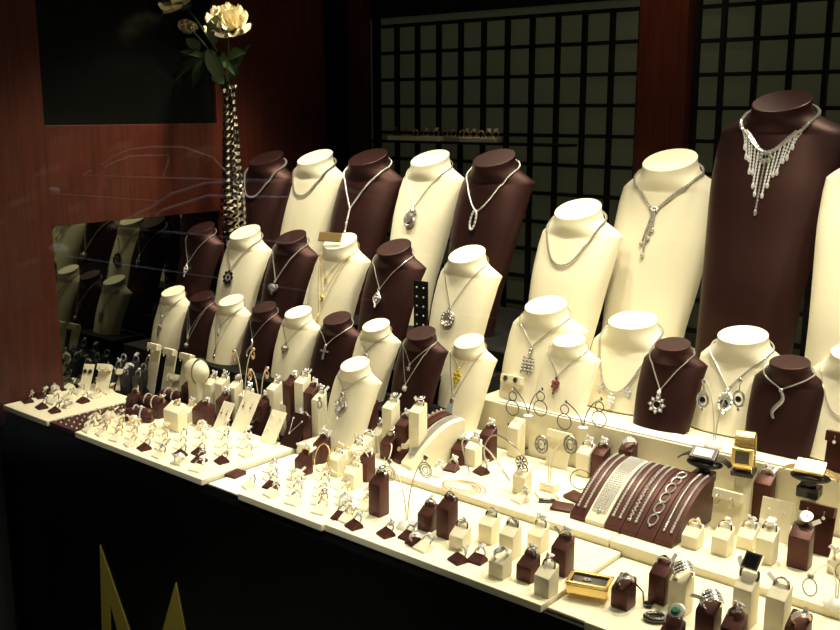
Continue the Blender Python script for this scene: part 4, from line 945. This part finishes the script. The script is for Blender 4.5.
hang(tp, 'silver concentric circle earrings on the round based wire stand', e_conc, SILV2)
tp = wirestand(549, 490, .012, [(543, 437, 1.33), (572, 437, 1.33)], 'wire earring stand on a small cream block in the middle', 'block')
hang(tp, 'large oval stone disc earrings on the block based stand', e_disc, SILV2)
tp = wirestand(244, 400, .03, [(235, 351, 1.30), (254, 349, 1.30)], 'white wire earring stand below the left busts')
hang(tp, 'pear shaped rose gold earrings on the left wire stand', e_pear, ROSE)
tp = wirestand(260, 405, .02, [(251, 370, 1.28), (268, 368, 1.28)], 'smaller wire earring stand behind the brown necklace card')
hang(tp, 'small pear earrings on the smaller wire stand', e_pear, ROSE)
tp = wirestand(330, 455, .012, [(321, 398, 1.27), (343, 394, 1.285)], 'wire earring stand close to the lowest cream bust')
hang(tp, 'openwork leaf earrings on the stand by the lowest bust', e_pear, SILV2)
tp = wirestand(714, 447, .103, [(705, 381, 1.52), (741, 380, 1.52)], 'cream wire earring stand on the shelf before the blue pendant bust')
hang(tp, 'oval drop earrings with dark blue stones on the shelf', e_oval, SILV, BLUE)
tp = wirestand(836, 605, 0, [(812, 575, 1.13), (845, 560, 1.13)], 'wire earring stand at the right edge with pearl hoops')
def e_pearl(a, g, c): g.ball(c, .0042, 10, 8); a.torus(c+V((0, 0, -.014)), .011, .0008, n=20, sx=.75)
hang(tp, 'thin oval hoops with pearls at the right edge', e_pearl, SILV, PEARL)
tp = wirestand(528, 416, .1035, [(514, 389, 1.493), (542, 389, 1.493)], 'fine wire stand at the left end of the upper shelf', 'tiny', GUN)
hang(tp, 'double hoop drops at the left end of the shelf', e_hoop, GUN)
tp = wirestand(583, 428, .1035, [(566, 402, 1.493), (601, 399, 1.493)], 'fine wire stand below the dark red pendant bust', 'tiny', GUN)
hang(tp, 'double hoop drops below the dark red pendant', e_hoop, GUN)
# ================================================================ bracelet ramps
def ramp(x0, x1, y0, L, H, color, lb, z=.0122, rot=0):
    m = CREAM if color == 'cream' else BROWN2; N = 14; t0 = .007
    t = thing('bracelet_ramp', lb, 'bracelet stand', ((x0+x1)/2, y0, z), rot); w2 = (x1-x0)/2-.0006
    def top_(q): return H*sin(pi/2*min(1, q*1.08))**1.0*(1-.0*q)
    pts = [(L*q, t0+top_(q)) for q in [i/N for i in range(N+1)]]
    vs = []; fs = []
    for x in (-w2, w2):
        for y, zz in pts: vs.append((x, y, zz))
        for y, zz in pts: vs.append((x, y, 0))
    k = N+1
    for i in range(N):
        fs += [(i, i+1, 2*k+i+1, 2*k+i), (i, k+i, k+i+1, i+1), (2*k+i, 2*k+i+1, 3*k+i+1, 3*k+i), (k+i, 3*k+i, 3*k+i+1, k+i+1)]
    fs += [(0, 2*k, 3*k, k), (N, k+N, 3*k+N, 2*k+N)]
    ob('ramp_body', MB().add(vs, fs).mesh('ramp', m, bevel=.0008), t)
    def at(q): q_ = L*q; return V(((x0+x1)/2, y0+q_, z+t0+top_(q)))
    return at, V(((x0+x1)/2, y0, z))
def bracelet(at, o, dx, style, mt, lb, r=.0019, q0=.10, q1=.97, rot=0):
    t = thing('bracelet', lb, 'bracelet', o, rot); a, g = MB(), MB(); n = 40
    P_ = [at(q0+(q1-q0)*i/n)-o+V((dx, 0, r*.8)) for i in range(n+1)]
    if style == 'tennis': a.tube(P_, r*.6, 4); beads(g, [p+V((0, -r*.3, r*.4)) for p in P_], r*1.25, r*2.7, 'gem', False)
    elif style == 'rope': a.tube(P_, r*.5, 5); beads(a, P_, r*1.2, r*2.5, 'ball', False)
    elif style == 'mesh':
        for k in range(-3, 4): pk = [p+V((k*r*1.6, 0, 0)) for p in P_]; a.tube(pk, r*.5, 4); beads(g, [p+V((0, 0, r*.4)) for p in pk], r*.8, r*1.9, 'gem', False)
    elif style == 'zig':
        a.tube([p+V(((r*1.3 if i % 2 else -r*1.3), 0, 0)) for i, p in enumerate(P_)], r*.6, 5); beads(g, [p+V(((r*1.1 if i % 2 else -r*1.1), 0, r*.6)) for i, p in enumerate(P_)], r*1.0, r*2.4, 'gem', False)
    elif style == 'links':
        for i in range(3, n-2, 6):
            d = (P_[i+1]-P_[i-1]).normalized(); u_ = V((1, 0, 0)); a.tube([P_[i]+d*.0105*cos(q)+u_*.0068*sin(q)*(1 if abs(cos(q)) < .9 else .6) for q in [2*pi*k/16 for k in range(16)]], .0014, 5, True)
            g.gem(P_[i-3]+V((0, 0, .001)), .0022)
    o1 = ob('links', a.mesh('l', mt), t)
    if g.v: ob('stones', g.mesh('g', GEM), t)
    a = MB(); a.ball(P_[0], r*1.4, 8, 5); ob('clasp', a.mesh('cl', mt, smooth=True), t)
RX = [-.790, -.762, -.727, -.699, -.671, -.642, -.612]
spec = [('brown', 'far left brown bracelet ramp of the right hand group', [('tennis', -.006), ('tennis', .006)]), ('cream', 'cream bracelet ramp between brown ones', [('mesh', 0)]), ('brown', 'brown bracelet ramp right of the cream one', [('tennis', -.006), ('tennis', .006)]),
        ('brown', 'brown ramp with a zigzag bracelet', [('zig', -.006), ('tennis', .005)]), ('brown', 'brown ramp with the open link bracelet', [('links', 0)]), ('brown', 'brown ramp at the right end of the group', [('rope', -.006), ('tennis', .006)])]
nm_ = {'tennis': 'slim row of clear stones', 'mesh': 'wide pale mesh bracelet', 'zig': 'zigzag stone bracelet', 'links': 'open oval link bracelet', 'rope': 'silver rope bracelet'}
for i, (c, lb, br) in enumerate(spec):
    at, o = ramp(RX[i], RX[i+1], 1.296, .140, .064, c, lb)
    for k, (stl, dx) in enumerate(br):
        bracelet(at, o, dx, stl, SILV, '%s, %s on %s ramp of the right hand group' % (nm_[stl], ('left one' if k == 0 else 'right one') if len(br) > 1 else 'alone', ORD[i]), r=.0019 if stl != 'mesh' else .0024)
RL = -R(17)
at, o = ramp(-1.190, -1.158, 1.308, .118, .070, 'brown', 'brown bracelet ramp at the left, beside a cream one', rot=RL); bracelet(at, o, -.004, 'tennis', ROSE, 'pinkish flat bracelet on the left brown ramp', r=.0035, rot=RL)
at, o = ramp(-1.155, -1.119, 1.297, .118, .070, 'cream', 'cream bracelet ramp at the left, beside the small brown block', rot=RL); bracelet(at, o, -.004, 'mesh', SILV2, 'wide silver bracelet on the left cream ramp', r=.0016, rot=RL)
# ================================================================ watches
def strap_loop(mb, rx, rz_, w_, th, a0, a1, n=26, T=None, gap=True, c=(0, 0, 0)):
    for i in range(n):
        t0 = R(a0+(a1-a0)*i/n); t1 = R(a0+(a1-a0)*(i+.86)/n)
        q = [(rx*cos(t), rz_*sin(t)) for t in (t0, t1)]; q2 = [((rx-th)*cos(t), (rz_-th)*sin(t)) for t in (t1, t0)]
        pts = q+q2
        vs = [(c[0]-w_/2, c[1]+a, c[2]+b) for a, b in pts]+[(c[0]+w_/2, c[1]+a, c[2]+b) for a, b in pts]
        mb.add(vs, [(0, 1, 2, 3), (7, 6, 5, 4), (0, 4, 5, 1), (1, 5, 6, 2), (2, 6, 7, 3), (3, 7, 4, 0)], T)
q = aty(745, 453, 1.455); p = V((q.x, 1.455, .0125)); wz = q.z-.0125
tag(ob('watch_stand', MB().box(-.017, .017, -.016, .016, 0, .006).box(-.009, .009, -.013, .013, .006, wz-.034).mesh('ws', CREAM, bevel=.002), None, p), 'cream pedestal under the stand of the gold bracelet watch', 'pedestal')
tag(ob('watch_stand', MB().box(-.017, .017, -.019, .019, 0, .008).box(-.010, .010, -.012, .012, .008, .052).mesh('ws2', BLACKM, bevel=.002), None, p+V((0, 0, wz-.0338)), (0, 0, R(12))), 'black stand with a square foot inside the gold bracelet watch', 'watch stand')
t = thing('wristwatch', 'gold bracelet watch standing upright with a small square dial', 'watch', p+V((0, 0, wz)), R(12)); t.scale = (1.22, 1.0, 1.12)
a = MB(); strap_loop(a, .0185, .032, .023, .0028, 0, 360, 32); ob('bracelet_links', a.mesh('wl', GOLD, bevel=.0004), t)
a = MB().box(-.0135, .0135, -.0225, -.0160, -.013, .012); ob('watch_case', a.mesh('wc', GOLD, bevel=.0015), t)
o = ob('watch_dial', MB().box(-.0085, .0085, -.0233, -.0220, -.009, .008).mesh('wd', GUN), t); o['label'] = 'dark square dial'
def flatwatch(u, v, lb, slb, mt, dial, w_=.030, rz=R(4), z=.0125, dark=BLACKM):
    q = aty(u, v, 1.455); p = V((q.x, q.y, z)); hh = q.z-z-.012; s = MB().box(-.016, .016, -.013, .013, hh-.030, hh-.014); cp = MB().box(-.014, .014, -.012, .012, 0, hh-.0302)
    tag(ob('pedestal', cp.mesh('cp', CREAM, bevel=.001), None, p, (0, 0, rz)), 'cream pedestal under the '+' '.join(slb.split()[:9]), 'pedestal'); s.lathe([(.010, hh-.014), (.010, hh-.002)], 12)
    s2 = MB(); s2.ball((0, 0, hh), .024, 16, 8, (1.25, .75, .33))
    st_ = thing('watch_stand', slb, 'watch stand', p, rz); ob('stand_base', s.mesh('sb', dark, bevel=.0015), st_); ob('stand_pillow', s2.mesh('sp', dark, smooth=True), st_)
    t = thing('wristwatch', lb, 'watch', p+V((0, 0, hh)), rz); t.scale = (1.3,)*3
    a = MB(); T = M.Rotation(R(90), 4, 'Z')
    strap_loop(a, .0335, .0125, .013, .002, 8, 62, 7, T); strap_loop(a, .0335, .0125, .013, .002, 118, 172, 7, T); ob('bracelet_links', a.mesh('fl', mt, bevel=.0003), t)
    T = M.Translation((0, -.003, .0125)) @ M.Rotation(R(32), 4, 'X')
    ob('watch_case', MB().box(-.0165, .0165, -.010, .009, -.0015, .0035, T).mesh('fc', mt, bevel=.0012), t)
    ob('watch_dial', MB().box(-.0115, .0115, -.0065, .0055, .0033, .0042, T).mesh('fd', dial), t)
    return p
flatwatch(705, 456, 'silver bracelet watch with dark links on a dark stand behind the ramps', 'dark two tier stand under the silver watch', GUN, WHITE)
flatwatch(811, 469, 'gold bracelet watch with a white rectangular dial at the right', 'dark oval stand under the wide gold watch', GOLD, WHITE)
# small pink-brown ring cushion, and the black cord watch lying in the middle
block(764, 492, .012, .022, 'brown', 'cluster', SILV, 'small brown cushion block between the two gold watches', wpx=.028)
p = atz(547, 502, .0125)
t = thing('wristwatch', 'slim black watch lying flat with a gold cord strap', 'watch', p, R(35))
ob('watch_case', MB().box(-.014, .014, -.005, .005, 0, .005).mesh('c', BLKS, bevel=.001), t); ob('watch_dial', MB().box(-.006, .006, -.0035, .0035, .005, .0056).mesh('d', SILV), t)
a = MB(); a.tube([(-.012, 0, .003), (-.02, .01, .012), (-.018, .024, .02), (0, .034, .014), (.012, .03, .003), (.02, .012, .002), (.013, 0, .003)], .0012, 5); ob('cord_strap', a.mesh('s', ROSE, smooth=True), t)
p = atz(585, 492, .0125)
t = thing('wristwatch', 'watch with a black rectangular case on a thin dark band left of the ramps', 'watch', V((p.x-.012, p.y+.004, p.z)), R(30))
a = MB(); a.torus((0, 0, .0185), .0175, .0009, ax='y', n=26); ob('thin_band', a.mesh('b', GUN, smooth=True), t); T = M.Translation((.0165, 0, .013)) @ M.Rotation(R(25), 4, 'Y'); ob('watch_case', MB().box(-.003, .003, -.007, .007, -.010, .010, T).mesh('c', BLKS, bevel=.0008), t)
# brown flat pads
for k, (u, v, rz, lb) in enumerate(((562, 509, .25, 'flat brown pad lying left of the ramps, front one'), (575, 499, -.3, 'flat brown pad lying left of the ramps, rear one'))):
    tag(ob('flat_pad', slab('pad%d' % k, BROWN2, .034, .024, .004+.001*k, .004, .0008), None, atz(u, v, .0123), (0, 0, rz)), lb, 'pad')
p = atz(540, 467, .012)
# cord with black rubber ends over the tall cream block
bp = atz(516, 450, .0122); t = thing('cord_bracelet', 'dark cord looped over the tall cream block, with black rubber ends', 'bracelet', bp+V((0, 0, .058)))
a = MB(); a.tube([(-.013, -.006, -.018), (-.0145, -.004, -.002), (-.010, -.0, .012), (0, .002, .018), (.011, 0, .010), (.0155, -.004, -.006), (.0155, -.008, -.03), (.022, -.012, -.044), (.034, -.012, -.043)], .0013, 6); ob('cord', a.mesh('c', GUN, smooth=True), t)
a = MB(); a.tube([(.018, -.0105, -.041), (.026, -.0125, -.0455), (.034, -.012, -.043)], .003, 8); a.tube([(-.0145, -.005, -.020), (-.0145, -.005, -.006)], .0022, 8); ob('rubber_end', a.mesh('r', BLKS, smooth=True), t)
# silver ribbon necklace arcs
def arc_thing(name, lb, cat, pts, r, mt, flat=1):
    pts = [V(q) for q in pts]; o = pts[0].copy(); sm = []
    for i in range(len(pts)-1):
        p0, p1, p2, p3 = pts[max(i-1, 0)], pts[i], pts[i+1], pts[min(i+2, len(pts)-1)]
        for k in range(6): t_ = k/6; sm.append(.5*((2*p1)+(p2-p0)*t_+(2*p0-5*p1+4*p2-p3)*t_*t_+(3*p1-p0-3*p2+p3)*t_**3))
    sm.append(pts[-1]); a = MB(); a.tube([q-o for q in sm], r, 6, flat=flat)
    return tag(ob(name, a.mesh(name, mt, smooth=True), None, o), lb, cat)
arc_thing('ribbon_necklace', 'silver ribbon necklace arching over the brown block behind the coil', 'necklace', [atz(470, 474, .014), aty(462, 442, 1.345), aty(473, 441, 1.35), aty(488, 450, 1.35), atz(500, 466, .02), atz(510, 480, .0135)], .0016, SILV)
arc_thing('bangle', 'open silver bangle right of the tall brown block', 'bracelet', [atz(488, 472, .014), aty(484, 450, 1.345), aty(490, 437, 1.35), aty(500, 436, 1.35), aty(515, 447, 1.34), atz(527, 462, .03)], .0016, SILV2)
# coiled necklace lying flat
cp = atz(462, 487, .0135); pts = []
for i in range(90): t_ = i/90*2*pi*3.2; r_ = .045-.007*i/90*3; pts.append((r_*cos(t_)*1.0+.003*sin(t_*.5), r_*.62*sin(t_)+.002*cos(t_*.7), .0006+.0006*i/90))
tag(ob('coiled_necklace', MB().tube(pts, .0009, 5).mesh('coil', ROSE, smooth=True), None, cp), 'fine wire necklace coiled flat on the raised board', 'necklace')
# gold frame arcs in the lower middle (bangles)
for k, (u, v, du, lb) in enumerate(((340, 473, 14, 'thin gold bangle leaning beside the low cream block'), (357, 473, 12, 'cream bangle leaning on the brown block behind the tall front one'), (318, 470, 14, 'thin pale bangle next to the brown block in front of the cards'), (385, 462, 10, 'broad cream bangle behind the tall front brown block'))):
    p = atz(u, v, .0125); r_ = du/2/dist(p)*-0+du*dist(p)/F
    t = tag(ob('bangle', MB().torus((0, 0, r_*.93), r_, .0013, n=28).mesh('bangle', GOLD if k % 2 == 0 else WIRE, smooth=True), None, p, (-.35, 0, .5-.4*k)), lb, 'bracelet')
# wedges with pieces at the raised board
for u, v, c, lb in ((482, 473, 'brown', 'pinkish wedge in front of the tall brown block on the raised board'), (437, 475, 'cream', 'wedge at the foot of the left cream ramp'), (521, 501, 'cream', 'low wedge before the flower ring block'), (452, 470, 'brown', 'wedge between the left ramp and the coil')):
    wedge_ring(u, v, .012, c, SILV, '%s %s' % (c, lb.replace('wedge', 'ring wedge', 1) if 'pinkish' not in lb else 'ring '+lb), 'silver ring on the %s' % lb.replace(' on the raised board', ''), 'cluster')
for k, (u, v) in enumerate(((330, 462), (345, 458), (352, 448), (336, 447), (312, 452), (376, 447), (398, 440), (420, 447))):
    nb = ['left of the lowest bust', 'in front of the lowest bust', 'under the leaf pendant', 'touching the wire stand by the bust', 'beside the brown block by the bust', 'between the brown and cream blocks', 'behind the brown block before the tall cream one', 'at the upper end of the left ramps'][k]
    wedge_ring(u, v, .012, 'cream', GOLD if k % 3 == 0 else SILV, 'cream ring wedge '+nb, 'small ring on the cream wedge '+nb, 'cluster')
# gold framed box
p = atz(592, 592, 0); t = thing('gold_box', 'polished gold framed box with a dark glass top at the front', 'box', p+V((-.004, .0, .0002)), R(17))
ob('box_body', MB().box(-.029, .029, -.018, .018, 0, .014).mesh('b', GOLD, bevel=.0015), t)
a = MB(); 
for x0, x1, y0, y1 in ((-.030, .030, -.0195, -.014), (-.030, .030, .014, .0195), (-.030, -.0245, -.0195, .0195), (.0245, .030, -.0195, .0195)): a.box(x0, x1, y0, y1, .0141, .0185)
ob('box_frame', a.mesh('f', GOLD, bevel=.0012), t); o = ob('box_top', MB().box(-.0245, .0245, -.014, .014, .0141, .0155).mesh('tp', BLKS), t); o['label'] = 'dark glass top'
a = MB()
for i in range(7): a.gem((0, 0, 0), .0022, M.Translation((-.004+.004*cos(i*.9), .003*sin(i*.9), .0165)) @ M.Rotation(R(-90), 4, 'X'))
ob('box_ornament', a.mesh('or', SILV), t)
# cream watch pillow with bracelet, far left centre, and gold bracelets on brown rolls
p = atz(201, 405, .0); p = V((p.x, 1.345-.03, .0125)); p = V((-1.775, 1.318, -.0118))
t = thing('watch_pillow', 'round cream cushion stand holding a narrow bracelet', 'bracelet stand', p)
ob('pillow_stem', MB().box(-.018, .018, -.012, .012, 0, .075).mesh('s', CREAM, bevel=.003), t); ob('pillow_cushion', MB().ball((0, 0, .093), .033, 18, 10, (1.1, .7, .85)).mesh('c', CREAM, smooth=True), t)
a = MB(); a.torus((0, 0, 0), .0285, .0016, ax='x', n=26, sx=.78, sz=1.04); tag(ob('bracelet', a.mesh('b', SILV2), None, p+V((.012, 0, .093))), 'narrow dark bracelet around the round cream cushion', 'bracelet')
for k, (u, v, rz, mt, lb) in enumerate(((152, 409, .35, GOLD, 'left gold link bracelet on a brown roll behind the brown pad'), (172, 403, .35, GOLD, 'right gold link bracelet on a brown roll below the cream cards'), (140, 421, .5, SILV, 'silver open bangle over the low brown roll'))):
    p = atz(u, v, 0.0003); t = thing('bracelet_roll', 'brown roll under the '+' '.join(lb.split()[:4])+(' behind the ring tray' if k else ''), 'bracelet stand', p, rz)
    ob('roll_body', MB().box(-.030, .030, -.010, .010, 0, .010).mesh('r', BROWN2, bevel=.003), t); ob('roll_top', MB().lathe([(.009, -.030), (.012, -.022), (.012, .022), (.009, .030)], 16, M.Translation((0, 0, .017)) @ M.Rotation(pi/2, 4, 'Y')).mesh('t', BROWN2, smooth=True), t)
    for s_ in (-.014, .012): 
        q = thing('bracelet', lb+(', rear loop' if s_ < 0 else ', near loop'), 'bracelet', p+V((s_, 0, .017)), rz); a = MB(); a.torus((0, 0, 0), .0148, .0016, ax='x', n=24); ob('links', a.mesh('l', mt), q); g = MB()
        for i in range(14): w_ = pi*i/13; g.gem((0, 0, 0), .002, M.Translation((0, .0158*cos(w_), .0158*sin(w_))) @ M.Rotation(R(-90), 4, 'X'))
        ob('stones', g.mesh('g', GEM), q)
tag(ob('flat_pad', slab('pad9', BROWN2, .05, .03, .004, .003, .0008), None, atz(231, 474, -.0083), (0, 0, .1)), 'flat brown pad lying on the white acrylic sheet', 'pad')
# strips and rings modelled in place of a reflection on the lattice; ledge added
tag(ob('added_ledge', MB().box(-2.0, -1.35, 2.13, 2.195, .560, .566).mesh('lg', BAR)), 'thin black ledge added under the reflection strips, left lattice', 'shelf')
for k, (u0, u1, v, y, lb) in enumerate(((390, 441, 140, 2.15, 'left'), (462, 499, 139, 2.15, 'right'), (440, 466, 134, 2.18, 'middle'))):
    a_ = aty(u0, v, y).x; b_ = aty(u1, v, y).x
    t = thing('reflection_strip', 'cream strip standing in for a reflection on the lattice, %s one' % lb, 'tray', ((a_+b_)/2, y, .5662)); ob('strip_body', MB().box(-(b_-a_)/2, (b_-a_)/2, -.012, .012, 0, .012).mesh('s', CREAM, bevel=.001), t)
    nn = 5 if k < 2 else 3
    for q in range(nn):
        put_ring(V((a_+(b_-a_)*(q+.5)/nn, y, .5775)), 0, RK[q], GOLD, 'small ring standing in for a reflection, %s from left, %s lattice strip' % (ORD[q], lb), 'rings on the reflection strips', False)

# ================================================================ cars parked in the street behind the camera, mirrored faintly in the pane
PAINT = mat('dark_car_paint', (.02, .022, .026), .15, spec=.8, coat=1, noise=.1)
TRIM = mat('bright_trim', (.75, .77, .8), .35, metal=.3, noise=.05)
RUB = mat('tyre_rubber', (.015, .015, .015), .7, noise=.2)
CGL = mat('car_glass', (.01, .012, .014), .05, spec=.8, noise=.1)
LENS = mat('headlamp_lens', (.8, .82, .85), .25, metal=.2, noise=.1)
def car(x0, y0, label, width=1.72, k=1.0):
    """nose at x0 (pointing -X), side facing the shop at y0"""
    t = thing('parked_car', label, 'car', (x0, y0, GZ))
    P_ = lambda l: [(x*k, z) for x, z in l]
    body = P_([(0, .28), (-.02, .45), (.03, .62), (.25, .72), (1.05, .84), (1.3, .88), (3.5, .92), (4.15, .90), (4.3, .75), (4.32, .35), (4.2, .24), (.2, .20)])
    cab = P_([(.98, .86), (1.18, .98), (1.42, 1.08), (1.75, 1.16), (2.2, 1.20), (2.8, 1.21), (3.3, 1.12), (3.85, .92)])
    ob('car_body', MB().prism(body, -width, 0).mesh('cb', PAINT, bevel=.03), t)
    c = MB(); m = len(cab)
    vs = [(x, 0, z) if z < .93 else (x, -.16, z) for x, z in cab]+[(x, -width, z) if z < .93 else (x, -width+.16, z) for x, z in cab]
    c.add(vs, [tuple(range(m)), tuple(range(2*m-1, m-1, -1))]+[(i, i+m, (i+1) % m+m, (i+1) % m) for i in range(m)]); ob('car_cabin', c.mesh('cc', CGL), t)
    a = MB(); a.tube([(x, -.145 if z > .93 else .005, z+.01) for x, z in cab], .011, 6); ob('roof_trim', a.mesh('rt', TRIM, smooth=True), t)
    a = MB(); a.tube([(.98*k, .008, .865), (3.75*k, .008, .93)], .008, 6); ob('sill_trim', a.mesh('st', TRIM, smooth=True), t)
    a = MB(); a.tube([(.2*k, .008, .62), (4.1*k, .008, .68)], .005, 5); ob('door_moulding', a.mesh('dm', TRIM), t)
    for x in (.75, 3.45):
        w_ = ob('wheel', MB().lathe([(.30, 0), (.32, .04), (.32, .18), (.28, .2)], 28, M.Translation((x*k, .015, .32)) @ M.Rotation(pi/2, 4, 'X')).mesh('wh', RUB, smooth=True), t)
        ob('hubcap', MB().lathe([(.15, 0), (.13, .015), (.03, .02)], 20, M.Translation((x*k, .016, .32)) @ M.Rotation(-pi/2, 4, 'X')).mesh('hc', PAINT), w_)
    ob('headlamp', MB().ball((.30*k, -.03, .66), .09, 12, 8, (1.6, .8, .55)).mesh('hl', LENS, smooth=True), t)
    ob('side_mirror', MB().ball((1.45*k, .07, .95), .09, 10, 6, (.7, .9, .6)).mesh('sm', PAINT, smooth=True), t)
    a = MB(); a.tube([(1.30*k, .012, .89), (1.46*k, -.05, 1.0), (1.8*k, -.13, 1.10), (2.55*k, -.14, 1.13), (2.62*k, .0, .92)], .012, 6); ob('window_frame', a.mesh('wf', TRIM, smooth=True), t)
car(-6.62, -1.58, 'dark parked car nearest the shop, mirrored faintly in the window')
car(-11.4, -4.3, 'second dark car parked farther across the street', k=.95)
